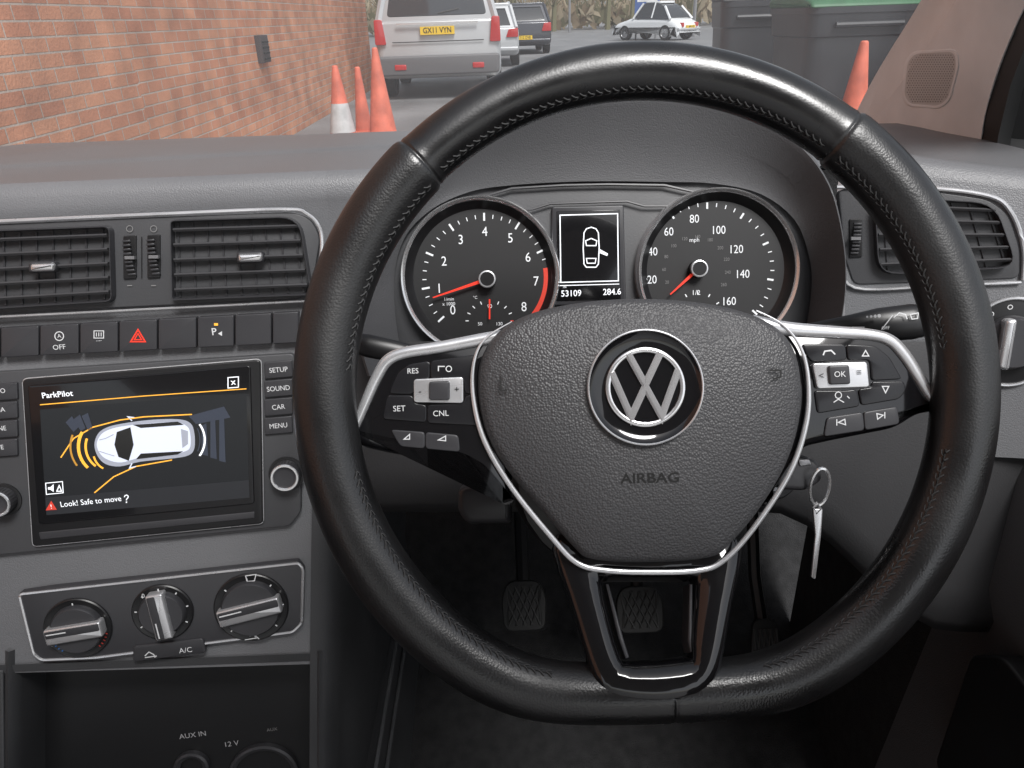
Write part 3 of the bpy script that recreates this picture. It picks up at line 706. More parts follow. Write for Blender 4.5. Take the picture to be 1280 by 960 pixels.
def cknob(cx, cy, r, ang, marks):
    c = CP.l(cx, cy, 0.004); k = CP.k(cx, cy, 0.004)
    b = B()
    b.lathe(CP, c, [(r*k, 0.0015), (r*k, 0.0035), ((r-1.5)*k, 0.0042), ((r-8)*k, 0.003)], BLK, 64)
    b.lathe(CP, c, [((r-9)*k, 0.003), ((r-10)*k, 0.007), ((r-12)*k, 0.0085)], PLATE, 64)
    ca, sa = cos(ang), sin(ang)
    def rot(pts): return [(c[0]+(x*ca-y*sa)*k, c[1]+(x*sa+y*ca)*k) for x, y in pts]
    l, w = r-7, 11
    b.prism(CP, rpoly(rot([(-l, -w), (l, -w), (l, w), (-l, w)]), 0.002), 0.004, 0.013, SATIN, 0.0018)
    b.prism(CP, rpoly(rot([(-l+2, -1), (l-2, -1), (l-2, w-2), (-l+2, w-2)]), 0.0012), 0.011, 0.0134, PLATE, 0.0004)
    b.stroke(CP, rot([(-l+4, w-6), (-l*0.2, w-6)]), 1.6*k, 0.0138, WHT)
    b.done('knob', clim)
    b = B()
    for a, rad, m in marks:
        a = radians(a); b.stroke(CP, [(c[0]+(rad-1.5)*k*cos(a), c[1]+(rad-1.5)*k*sin(a)), (c[0]+(rad+1.5)*k*cos(a), c[1]+(rad+1.5)*k*sin(a))], 1.6*k, 0.0045, m)
    b.done('knob_marking', clim)
BLU = mat('print_blue', (0.03, 0.15, 0.45), 0.5, emit=0.15); RDM = mat('print_red_dim', (0.35, 0.03, 0.02), 0.5)
cknob(97, 786, 43, radians(3), [(90, 36, WHT)] + [(a, 37, BLU) for a in range(190, 235, 8)] + [(a, 37, RDM) for a in range(-50, -10, 8)])
cknob(203, 766, 39, radians(94), [(a, 33, WHT) for a in range(-30, 211, 40)])
cknob(314, 760, 47, radians(8), [(a, 40, WHT) for a in (0, 45, 90, 135, 180, 225, 270, 315)])
b = B(); z = 0.0046
b.text(CP, '0', 179, 745, 5.5, WHT, z); b.text(CP, '4', 228, 762, 5.5, WHT, z)
b.pstroke(CP, [(307, 720), (320, 718), (318, 726), (309, 727)], 1.2, z, WHT, True); b.pstroke(CP, [(312, 795), (318, 793), (324, 799)], 1.2, z, WHT); b.pstroke(CP, [(306, 800), (323, 797)], 1.2, z, WHT)
b.done('panel_marking', clim)

# ---- lower centre tray with sockets
b = B()
LP = Panel(CP.w(0, 0, -0.05), CP.n, CP.u)
b.prism(LP, LP.L([(-60, 815), (392, 800), (392, 1100), (-60, 1140)], 0), -0.01, 0.0, BLK)
# side walls that curve from the fascia into the recess
for xa, sg in ((10, 1), (399, -1)):
    rows = []
    for j in range(8):
        y = 815+j*45; xo = xa+0.0*j
        rows.append([CP.w(*CP.l(xo-sg*6, y, 0), -0.003), CP.w(*CP.l(xo, y, 0), 0.0), CP.w(*CP.l(xo+sg*5, y, 0), -0.003), CP.w(*CP.l(xo+sg*9, y, 0), -0.012), CP.w(*CP.l(xo+sg*11, y, 0), -0.055)])
    b.grid(rows, DASHL)
rows = []
for i in range(13):
    x = -80+i*40
    e = 850-(x+80)*0.0375
    rows.append([CP.w(*CP.l(x, e-14, 0), -0.002), CP.w(*CP.l(x, e-4, 0), -0.003), CP.w(*CP.l(x, e, 0), -0.012), CP.w(*CP.l(x, e+4, 0), -0.055)])
b.grid(rows, DASHL)
tray = b.done('storage_tray', dash, 'dark open tray with power and audio sockets', ang=50)
SOCT = mat('socket_print', (0.4, 0.4, 0.41), 0.6)
b = B()
b.text(LP, 'AUX IN', 241, 919, 7, SOCT, 0.0006); b.text(LP, '12 V', 289, 930, 7, SOCT, 0.0006); b.text(LP, 'AUX', 340, 912, 4.5, DIM, 0.0006)
b.done('socket_lettering', tray)
for cx_, cy_, r in ((240, 958, 22), (330, 968, 44)):
    b = B(); c = LP.l(cx_, cy_, 0.002); k = LP.k(cx_, cy_)
    b.lathe(LP, c, [(r*k, 0), (r*k, 0.005), ((r-3)*k, 0.006), ((r-8)*k, 0.004), ((r-9)*k, -0.002)], PLATE, 40)
    b.done('power_socket', tray)
b = B()
b.prism(CP, CP.L([(-420, 860), (4, 838), (8, 1150), (-420, 1200)], -0.002), -0.03, -0.002, DASHL, 0.002)
b.done('console_cheek', dash)
b = B()
e0 = [CP.w(*CP.l(x, y, 0), -0.002) for x, y in [(408, 372), (409, 480), (409, 600), (407, 690), (405, 830), (402, 1150)]]
r1 = [p+V((0.006, 0.008, 0)) for p in e0]; r1b = [p+V((0.010, 0.024, 0)) for p in e0]; r2 = [p+V((0.016, 0.12, -0.0)) for p in e0]; r3 = [p+V((0.02, 0.5, 0)) for p in e0]
b.grid([[p-V((0.012, 0.002, 0)) for p in e0], e0, r1, r1b, r2, r3], DASHL)
b.done('console_side', dash, 'dark grey plastic console side', ang=60)

# ---- knee panel between console and door, below the dials
b = B(); rows = []
for i in range(30):
    px = 395+i*(1330-395)/29
    yb = 640+150*sm((px-960)/230)
    t = pix(px, 462, 0.585); m1 = pix(px, 520, 0.59); m2 = pix(px, yb-55, 0.60+0.0002*(yb-640)); m3 = pix(px, yb-12, 0.612+0.0002*(yb-640)); m4 = pix(px, yb, 0.63+0.0002*(yb-640))
    rows.append([t+V((0, 0.01, 0.02)), t, m1, m2, m3, m4, m4+V((0, 0.03, -0.006)), m4+V((0, 0.3, -0.0))])
b.grid(rows, KNEE); b.done('knee_panel', dash, 'dark lower dash panel under the dials', ang=60)

# ---- right vent and light switch
b = B()
sur = [(1048, 236), (1160, 238), (1236, 249), (1262, 268), (1276, 310), (1276, 348), (1180, 352), (1068, 356), (1056, 320)]
b.prism(RP, rpoly(RP.L(sur, 0.003), 0.006), -0.01, 0.0015, DASH2, 0.001)
b.tube([RP.w(*p, 0.0022) for p in cat(RP.L([(1046, 234), (1160, 235), (1236, 245), (1264, 266), (1279, 308), (1279, 350)], 0.002), 6, False)], 0.0017, SATIN, 8)
b.tube([RP.w(*p, 0.0022) for p in cat(RP.L([(1052, 322), (1068, 360), (1180, 357), (1276, 353)], 0.002), 6, False)], 0.0013, SATIN, 8)
b.done('vent_surround', dash, 'dark vent surround edged with a thin chrome line')
vent(RP, [(1090, 243), (1244, 252), (1274, 336), (1096, 345)], 5, 7, (1180, 300), 'air vent beside the door with horizontal slats', 0.016)
roller(RP, 1070, 298, 24)
b = B(); c = RP.l(1264, 428, 0.003); k = RP.k(1264, 428, 0.003)
b.prism(RP, [(c[0]+x*k, c[1]+y*k) for x, y in circ(0, 0, 56, 64, ry=62)], -0.01, 0.002, BLK, 0.001)
b.tube([RP.w(c[0]+x*k, c[1]+y*k, 0.0025) for x, y in circ(0, 0, 56, 64, ry=62)], 0.0013, SATIN, 8, True)
b.lathe(RP, c, [(38*k, 0.002), (37*k, 0.009), (33*k, 0.012)], PLATE, 48)
b.prism(RP, rpoly([(c[0]-22*k, c[1]-34*k), (c[0]-8*k, c[1]-36*k), (c[0]-8*k, c[1]+36*k), (c[0]-22*k, c[1]+34*k)], 0.003), 0.01, 0.02, SATIN, 0.0025)
for a in (200, 165, 130, 100):
    a = radians(a); p = (c[0]+47*k*cos(a), c[1]+50*k*sin(a)); b.stroke(RP, [(p[0]+3*k*cos(q), p[1]+3*k*sin(q)) for q in [i*pi/4 for i in range(8)]], 1.1*k, 0.0024, WHT, True)
b.done('light_switch', dash, 'round headlight switch with silver grip')

# ================================================================= STALKS, COLUMN, KEY
col = B()
ctr = WP.o
def sect(d, hw, hu, hd, cx=0):
    o = ctr + F*d - U0*0.02
    pts = [(-hw, -hd*0.6), (-hw*0.95, hu*0.6), (-hw*0.6, hu), (hw*0.6, hu), (hw*0.95, hu*0.6), (hw, -hd*0.6), (hw*0.6, -hd), (-hw*0.6, -hd)]
    return [o + X*x + U0*y for x, y in rpoly(pts, 0.02, 3)]
rs = col.grid([sect(0.04, 0.05, 0.03, 0.06), sect(0.046, 0.07, 0.035, 0.085), sect(0.13, 0.075, 0.035, 0.10), sect(0.22, 0.08, 0.03, 0.10)], BLK, True)
col.face(rs[0], BLK)
column = col.done('steering_column', None, 'black plastic steering column shroud behind the wheel', 'steering column', ang=50)
def stalk(px0, px1, py0, py1, d, w, draw, label):
    b = B(); P = Panel(pix((px0+px1)/2, (py0+py1)/2, d), -F, X)
    a = P.w(*P.l(px0, py0, 0), -0.01); c = P.w(*P.l(px1, py1, 0), 0)
    pts = [a.lerp(c, t) for t in (0, 0.3, 0.55, 0.7, 0.9, 0.97, 1.0)]
    b.tube(pts, w, BLK, 20, nrm=P.n, fl=0.55, taper=[0.45, 0.55, 0.8, 1.0, 1.05, 0.95, 0.5])
    draw(b, P, w*0.62); return b.done('control_stalk', None, label, 'stalk', ang=50)
def d1(b, P, z):
    b.pstroke(P, [(503, 437), (509, 433), (516, 437), (510, 440)], 1.3, z, WHT, True)
stalk(640, 440, 470, 428, 0.455, 0.0068, d1, 'black indicator stalk behind the steering wheel')
def d2(b, P, z):
    for i in range(4): b.pflat(P, circ(1084+i*5, 396-i*0.4, 1.3+i*0.35, 8), z, WHT)
    b.pstroke(P, [(1117, 397), (1124, 391), (1132, 393), (1134, 399)], 1.3, z, WHT); b.pstroke(P, [(1102, 412), (1116, 394)], 1.2, z, WHT)
    b.pstroke(P, [(1066, 409), (1080, 409), (1078, 413), (1068, 413)], 1.2, z, WHT, True); b.text(P, 'OFF', 1107, 410, 4, WHT, z)
    b.pstroke(P, [(1138, 393), (1148, 391), (1147, 398), (1140, 399)], 1.1, z, WHT, True)
stalk(960, 1160, 420, 400, 0.455, 0.0105, d2, 'black wiper stalk with white symbols behind the wheel')
KP = Panel(pix(1000, 592, 0.43), -F, X)
b = B(); c = KP.l(965, 590, -0.02); k = KP.k(965, 590)
b.lathe(KP, c, [(38*k, -0.08), (38*k, -0.022), (34*k, -0.018), (24*k, -0.018)], PLATE, 40)
b.lathe(KP, c, [(24*k, -0.0182), (23*k, -0.014), (18*k, -0.014)], GREYT, 40)
b.done('ignition_barrel', column, 'round ignition lock with grey ring')
b = B()
b.prism(KP, rpoly(KP.L([(970, 574), (1004, 568), (1026, 578), (1030, 600), (1010, 614), (972, 612)], 0), 0.004), -0.012, 0.0, KEYM, 0.003)
b.prism(KP, rpoly(KP.L([(998, 575), (1012, 574), (1015, 581), (1000, 583)], 0.001), 0.001), -0.004, 0.001, GREYT, 0.0005)
key = b.done('ignition_key', None, 'black folding car key in the ignition with metal ring', 'key')
b = B()
c = KP.l(1022, 608, 0.0); k = KP.k(1022, 608)
b.tube([KP.w(c[0]+12*k*cos(a), c[1]+24*k*sin(a), 0.003+0.004*sin(a)) for a in [2*pi*i/32 for i in range(32)]], 0.0010, CHROME, 6, True, KP.n)
b.tube([KP.w(*KP.l(x, y), 0.0) for x, y in [(1021, 630), (1026, 636), (1020, 642), (1017, 634), (1022, 628)]], 0.0009, CHROME, 6)
b.done('key_ring', key)
b = B()
b.prism(KP, rpoly(KP.L([(1016, 636), (1028, 636), (1026, 668), (1019, 724), (1014, 722), (1019, 668)], 0), 0.001), -0.001, 0.0006, SATIN, 0.0004)
b.done('spare_key_blade', key)
b = B(); AP = Panel(pix(595, 620, 0.46), -F, X)
b.prism(AP, rpoly(AP.L([(572, 612), (600, 604), (640, 610), (640, 655), (584, 656), (572, 640)]), 0.004), -0.02, 0, PLATE, 0.004)
b.tube([AP.w(*AP.l(x, y), 0) for x, y in [(590, 576), (592, 590), (600, 594)]], 0.0012, CHROME, 6)
b.done('adjuster_lever', column, 'black column adjuster lever')

# ================================================================= CABIN SHELL
b = B()
fz = 0.20
b.grid([[V((-0.45, -0.4, fz)), V((0.48, -0.4, fz))], [V((-0.45, 0.6, fz)), V((0.48, 0.6, fz))], [V((-0.45, 0.9, fz+0.05)), V((0.48, 0.9, fz+0.05))], [V((-0.45, 1.05, fz+0.3)), V((0.48, 1.05, fz+0.3))], [V((-0.45, 1.08, 1.0)), V((0.48, 1.08, 1.0))]], CARPET)
b.done('footwell_carpet', None, 'black carpeted driver footwell and bulkhead', 'carpet')
b = B(); rows = []
for y in (-0.3, 0.2, 0.5, 0.7, 0.95):
    rows.append([V((-0.16, y, fz)), V((-0.165, y, fz+0.10)), V((-0.18, y, fz+0.2)), V((-0.20, y, fz+0.27)), V((-0.24, y, fz+0.30)), V((-0.5, y, fz+0.30))])
b.grid(rows, DASHL)
for off in (0.14, 0.20):
    b.tube([V((-0.168, y, fz+off)) for y in (-0.3, 0.3, 0.9)], 0.0025, DOORM, 6)
b.done('centre_tunnel', None, 'dark plastic centre tunnel with ridged edge', 'console', ang=50)
PEDM = mat('pedal_rubber', (0.016, 0.016, 0.016), 0.6); PEDR = mat('pedal_rib', (0.03, 0.03, 0.03), 0.6)
def pedal(px, py, y, w, h, label, rot=0.0):
    b = B(); o = onfwd(px, py, y); P = Panel(o, (0, -0.8, 0.6), (cos(rot), 0, sin(rot)))
    out = rpoly([(-w*0.9, -h), (w*0.9, -h), (w, h*0.3), (w*0.7, h), (-w*0.7, h), (-w, h*0.3)], 0.012)
    b.prism(P, out, -0.008, 0, PEDM, 0.002)
    for i in range(-2, 3):
        t = i*0.32
        for dx in (1, -1):
            q = [(max(-w*0.72, min(w*0.72, t*w+dx*0.6*s*w*0.62)), s*h*0.78) for s in (-1, -0.5, 0, 0.5, 1)]
            b.tube([P.w(x, y_, 0.001) for x, y_ in q], 0.0015, PEDR, 5)
    b.tube([P.w(0, h*0.5, -0.008), o+V((0.0, 0.09, 0.08)), o+V((0, 0.2, 0.3))], 0.009, BLK, 8)
    b.done('pedal', None, label, 'pedal', group='driver pedals')
pedal(655, 757, 0.74, 0.030, 0.032, 'black rubber clutch pedal with crossed ribs')
pedal(800, 762, 0.74, 0.032, 0.030, 'black rubber brake pedal with crossed ribs')
pedal(960, 830, 0.74, 0.022, 0.06, 'black rubber accelerator pedal')
b = B(); rows = []
for y in (-0.6, 0.0, 0.2, 0.35, 0.45, 0.56):
    rows.append([V((0.405, y, fz+0.02)), V((0.40, y, fz+0.12)), V((0.415, y, fz+0.3)), V((0.425, y, fz+0.42)), V((0.40, y, fz+0.50)), V((0.41, y, fz+0.60)), V((0.45, y, fz+0.70)), V((0.47, y, fz+0.74))])
b.grid(rows, DOORM)
b.grid([[V((0.405, 0.56, fz)), V((0.415, 0.56, fz+0.3)), V((0.425, 0.56, fz+0.42)), V((0.40, 0.56, fz+0.5)), V((0.41, 0.56, fz+0.6))], [V((0.44, 0.9, fz)), V((0.44, 0.9, fz+0.3)), V((0.44, 0.9, fz+0.42)), V((0.44, 0.9, fz+0.5)), V((0.44, 0.9, fz+0.6))]], CARPET)
door = b.done('door', None, 'closed driver door with grey moulded inner trim', 'door', ang=50)
b = B()
c = onx(1262, 900, 0.392)
b.prism(Panel(c, (-1, 0, 0), (0, -1, 0)), rpoly([(-0.05, -0.12), (0.2, -0.12), (0.2, 0.05), (-0.02, 0.05), (-0.05, 0.02)], 0.01), -0.01, 0.008, BLK, 0.003)
b.done('door_pocket', door, 'black door pocket edge')
b = B()
b.grid([[V((-1.0, y, fz)), V((-0.99, y, 0.5)), V((-1.01, y, 0.85)), V((-1.05, y, 0.94))] for y in (-1.2, -0.2, 0.5, 1.08)], DOORM)
b.done('door', None, 'unseen passenger door panel added to block wall bounce light', 'door')  # unseen panel added to block light bounced off the brick wall
b = B(); rows = []
for i in range(9):
    x = -1.0+i*1.5/8
    s = 1-((x+0.25)/0.75)**2
    rows.append([V((x, -0.02, 1.40+0.03*s)), V((x, -0.05, 1.395+0.03*s)), V((x, -0.4, 1.42+0.035*s)), V((x, -1.5, 1.40+0.03*s)), V((x, -1.9, 1.25))])
b.grid(rows, mat('headliner', (0.5, 0.495, 0.49), 0.9)); b.done('added_roof_lining', None, 'unseen pale grey headliner added to darken reflections', 'added roof', ang=60)  # unseen roof added so gloss black reflects dark, cut short for the sun

# A pillar
le = [((1080, 158), 0.98), ((1105, 110), 0.93), ((1132, 66), 0.87), ((1160, 24), 0.81), ((1190, -24), 0.74), ((1230, -90), 0.64), ((1300, -200), 0.52)]
re = [((1222, 232), 0.74), ((1228, 160), 0.72), ((1243, 100), 0.68), ((1266, 40), 0.64), ((1292, -14), 0.59), ((1330, -80), 0.52), ((1400, -190), 0.43)]
rows = []
for (p, d), (q, e) in zip(le, re):
    A = pix(*p, d); C = pix(*q, e); row = []
    for i in range(9):
        s = i/8; m = A.lerp(C, s); row.append(m + (CAM-m).normalized()*0.022*sin(pi*s))
    row.insert(0, A + V((0.0, 0.04, 0))); row.append(C+V((0.03, 0.02, 0)))
    rows.append(row)
b = B(); rows2 = [list(r) for r in zip(*[cat(list(c), 4, False) for c in zip(*rows)])]
b.grid(rows2, PILL)
bvh = BVHTree.FromBMesh(b.bm)
pillar = b.done('windscreen_pillar', None, 'beige trimmed windscreen pillar with speaker grille', 'pillar', ang=60)
def onpil(px, py, off=0.0):
    d = ray(px, py).normalized(); h = bvh.ray_cast(CAM, d)
    if h[0] is None: return pix(px, py, 0.75)
    return h[0]-d*off
b = B()
gpx = rpoly([(1142, 66), (1194, 63), (1197, 82), (1186, 124), (1174, 134), (1136, 131), (1129, 120), (1133, 78)], 12)
gc = (1163, 98)
rgs = []
for s, off in ((1.08, -0.001), (1.05, 0.0022), (1.0, 0.0028), (0.96, 0.0020), (0.85, 0.0021), (0.7, 0.0023), (0.5, 0.0023), (0.3, 0.0023), (0.02, 0.0023)):
    rgs.append(b.ring([onpil(gc[0]+(x-gc[0])*s, gc[1]+(y-gc[1])*s, off) for x, y in gpx]))
for i in range(len(rgs)-1): b.bridge(rgs[i], rgs[i+1], PILL if i < 3 else PILLD)
gin = [(gc[0]+(x-gc[0])*0.9, gc[1]+(y-gc[1])*0.9) for x, y in gpx]
HOLE = mat('grille_hole', (0.24, 0.23, 0.22), 0.8)
for i in range(-14, 15):
    for j in range(-14, 15):
        x, y = gc[0]+i*3.2+(j % 2)*1.6, gc[1]+j*2.9
        if inside(gin, x, y): b.face(b.ring([onpil(x+0.8*cos(a), y+0.8*sin(a), 0.0030) for a in [q*pi/3 for q in range(6)]]), HOLE)
b.done('speaker_grille', pillar, 'perforated beige tweeter grille')
b = B()
b.grid([[pix(p[0]-9, p[1]-3, d+0.03) for p, d in le], [pix(p[0]+12, p[1]+4, d+0.03) for p, d in le]], RUB)
b.done('windscreen_seal', pillar)
b = B(); rr0 = [((1212, 250), .73), ((1224, 165), .72), ((1239, 103), .68), ((1262, 42), .64), ((1290, -14), .59), ((1330, -80), .52)]
b.grid([[pix(p[0], p[1], d+0.01) for p, d in rr0], [pix(p[0]+24, p[1]+4, d-0.02) for p, d in rr0], [pix(p[0]+40, p[1]+8, d+0.01) for p, d in rr0], [pix(p[0]+160, p[1]+20, d+0.0) for p, d in rr0]], RUB)
b.done('door_frame', None, 'black rubber door seal and window frame', 'door frame')
# windscreen glass: thin, slightly dusty sheet with a pale translucent haze mixed in
gm = bpy.data.materials.new('windscreen_glass'); gm.use_nodes = True; gt = gm.node_tree; gt.nodes.clear()
go = gt.nodes.new('ShaderNodeOutputMaterial'); gx = gt.nodes.new('ShaderNodeMixShader'); gtr = gt.nodes.new('ShaderNodeBsdfTransparent'); ggl = gt.nodes.new('ShaderNodeBsdfGlossy')
gx2 = gt.nodes.new('ShaderNodeMixShader'); gdf = gt.nodes.new('ShaderNodeBsdfTranslucent'); gdf.inputs['Color'].default_value = (0.9, 0.92, 0.95, 1); gx2.inputs[0].default_value = 0.07
gtr.inputs['Color'].default_value = (0.98, 0.99, 0.985, 1); ggl.inputs['Roughness'].default_value = 0.0; gx.inputs[0].default_value = 0.05
gt.links.new(gtr.outputs[0], gx.inputs[1]); gt.links.new(ggl.outputs[0], gx.inputs[2]); gt.links.new(gx.outputs[0], gx2.inputs[1]); gt.links.new(gdf.outputs[0], gx2.inputs[2]); gt.links.new(gx2.outputs[0], go.inputs[0])
b = B(); rows = []
for i in range(13):
    x = -1.05+i*1.55/12; cv = -0.05*((x+0.28)/0.75)**2
    rows.append([V((x, 1.10+cv, 0.985)), V((x, 0.86+cv, 1.15)), V((x, 0.62+cv, 1.30)), V((x, 0.40+cv, 1.42))])
b.grid(rows, gm); b.done('windscreen', None, 'clear curved glass windscreen above the dashboard', 'windscreen', ang=60)

# ================================================================= OUTSIDE
ASPH = mat('asphalt', (0.19, 0.19, 0.193), 0.55, bump=0.6, bscale=60, var=0.25, vscale=0.8, rvar=0.15)
b = B(); b.flat(GP, [(-120, -40), (120, -40), (120, 400), (-120, 400)], 0, ASPH)
g = b.done('ground', None, None, None, 'structure')
WPAINT = mat('road_paint', (0.6, 0.6, 0.58), 0.7, var=0.2, vscale=6)
for x in (-0.1, 2.4, 4.9, 7.4):
    b = B(); b.flat(GP, [(x, 11.5), (x+0.1, 11.5), (x+0.1, 16), (x, 16)], 0.004, WPAINT)
    b.done('parking_line', None, None, None, 'structure')

def brickmat():
    m = bpy.data.materials.new('brick'); m.use_nodes = True; nt = m.node_tree; bs = nt.nodes['Principled BSDF']
    tc = nt.nodes.new('ShaderNodeNewGeometry'); sep = nt.nodes.new('ShaderNodeSeparateXYZ'); cb = nt.nodes.new('ShaderNodeCombineXYZ')
    ad = nt.nodes.new('ShaderNodeMath'); ad.operation = 'ADD'
    nt.links.new(tc.outputs['Position'], sep.inputs[0]); nt.links.new(sep.outputs['X'], ad.inputs[0]); nt.links.new(sep.outputs['Y'], ad.inputs[1])
    nt.links.new(ad.outputs[0], cb.inputs['X']); nt.links.new(sep.outputs['Z'], cb.inputs['Y'])
    br = nt.nodes.new('ShaderNodeTexBrick'); br.inputs['Scale'].default_value = 1
    br.inputs['Brick Width'].default_value = 0.225; br.inputs['Row Height'].default_value = 0.075; br.inputs['Mortar Size'].default_value = 0.006
    br.inputs['Mortar Smooth'].default_value = 0.3; br.inputs['Bias'].default_value = 0
    br.inputs['Color1'].default_value = (0.58, 0.27, 0.155, 1); br.inputs['Color2'].default_value = (0.45, 0.185, 0.105, 1); br.inputs['Mortar'].default_value = (0.46, 0.37, 0.31, 1)
    nt.links.new(cb.outputs[0], br.inputs['Vector'])
    n = nt.nodes.new('ShaderNodeTexNoise'); n.inputs['Scale'].default_value = 3.0; n.inputs['Detail'].default_value = 6
    nt.links.new(tc.outputs['Position'], n.inputs['Vector'])
    mr = nt.nodes.new('ShaderNodeMapRange'); mr.inputs['From Min'].default_value = 0.3; mr.inputs['From Max'].default_value = 0.7; mr.inputs['To Min'].default_value = 0.75; mr.inputs['To Max'].default_value = 1.25
    nt.links.new(n.outputs['Fac'], mr.inputs['Value'])
    n2 = nt.nodes.new('ShaderNodeTexNoise'); n2.inputs['Scale'].default_value = 60; nt.links.new(tc.outputs['Position'], n2.inputs['Vector'])
    vm = nt.nodes.new('ShaderNodeVectorMath'); vm.operation = 'SCALE'; nt.links.new(br.outputs['Color'], vm.inputs[0]); nt.links.new(mr.outputs[0], vm.inputs['Scale'])
    nt.links.new(vm.outputs[0], bs.inputs['Base Color']); bs.inputs['Roughness'].default_value = 0.85
    sb = nt.nodes.new('ShaderNodeMath'); sb.operation = 'MULTIPLY_ADD'; sb.inputs[1].default_value = -1.0
    nt.links.new(br.outputs['Fac'], sb.inputs[0]); m3 = nt.nodes.new('ShaderNodeMath'); m3.operation = 'MULTIPLY'; m3.inputs[1].default_value = 0.5
    nt.links.new(n2.outputs['Fac'], m3.inputs[0]); nt.links.new(m3.outputs[0], sb.inputs[2])
    bu = nt.nodes.new('ShaderNodeBump'); bu.inputs['Distance'].default_value = 0.008; bu.inputs['Strength'].default_value = 0.8
    nt.links.new(sb.outputs[0], bu.inputs['Height']); nt.links.new(bu.outputs[0], bs.inputs['Normal'])
    return m
BRK = brickmat()
b = B()
b.prism(GP, [(-2.75, -3), (-2.4, -3), (-2.4, 15.0), (-2.75, 15.0)], 0, 5.5, BRK)
b.prism(GP, [(-2.4, -3), (-2.355, -3), (-2.355, 5.2), (-2.4, 5.2)], 0, 5.4, BRK)
wall = b.done('brick_wall', None, 'long orange-red brick building wall beside the parking area', 'wall', smooth=False)
b = B(); p = onx(325, 62, -2.4)
b.prism(Panel(p, (1, 0, 0), (0, 1, 0)), [(-0.13, -0.12), (0.13, -0.12), (0.13, 0.13), (-0.13, 0.13)], 0, 0.06, mat('vent_box', (0.05, 0.04, 0.04), 0.6), 0.01)
for i in range(4):
    b.prism(Panel(p, (1, 0, 0), (0, 1, 0)), [(-0.1, -0.09+i*0.05), (0.1, -0.09+i*0.05), (0.1, -0.075+i*0.05), (-0.1, -0.075+i*0.05)], 0.06, 0.07, MBLK)
b.done('wall_vent', wall, 'small dark wall vent box')

# cones
CO = mat('cone_orange', (0.64, 0.16, 0.10), 0.55, var=0.25, vscale=7, vdetail=5); CW = mat('cone_white', (0.5, 0.5, 0.5), 0.5, var=0.2, vscale=9)
def cone(px, py, y, h, r, band, label):
    b = B(); o = onfwd(px, py, y); P = Panel((o.x, o.y, 0), Z, X)
    b.prism(P, rpoly([(-r*1.35, -r*1.35), (r*1.35, -r*1.35), (r*1.35, r*1.35), (-r*1.35, r*1.35)], 0.05), 0, 0.04, RUB if band else CO, 0.01)
    def rad(z): return r+(0.028-r)*(z/h)
    zs = [0.04, 0.14*h, 0.141*h, 0.52*h, 0.521*h, h-0.01, h]
    for i in range(len(zs)-1):
        m = CW if (band and i == 2) else CO
        b.lathe(P, (0, 0), [(rad(zs[i]), zs[i]), (rad(zs[i+1]) if i < 5 else 0.02, zs[i+1])], m, 24, cap=(i == 5))
    b.done('traffic_cone', None, label, 'traffic cone', group='cones by the parking area')
cone(427, 150, 8.2, 0.75, 0.15, 2, 'orange traffic cone with a white band by brick wall')
cone(454, 150, 8.8, 0.70, 0.10, 0, 'slim plain orange traffic cone by brick wall')
cone(477, 145, 8.3, 0.90, 0.155, 0, 'tall plain orange traffic cone by parked silver car')
cone(1068, 130, 6.0, 0.90, 0.16, 0, 'tall faded orange traffic cone in front of bins')

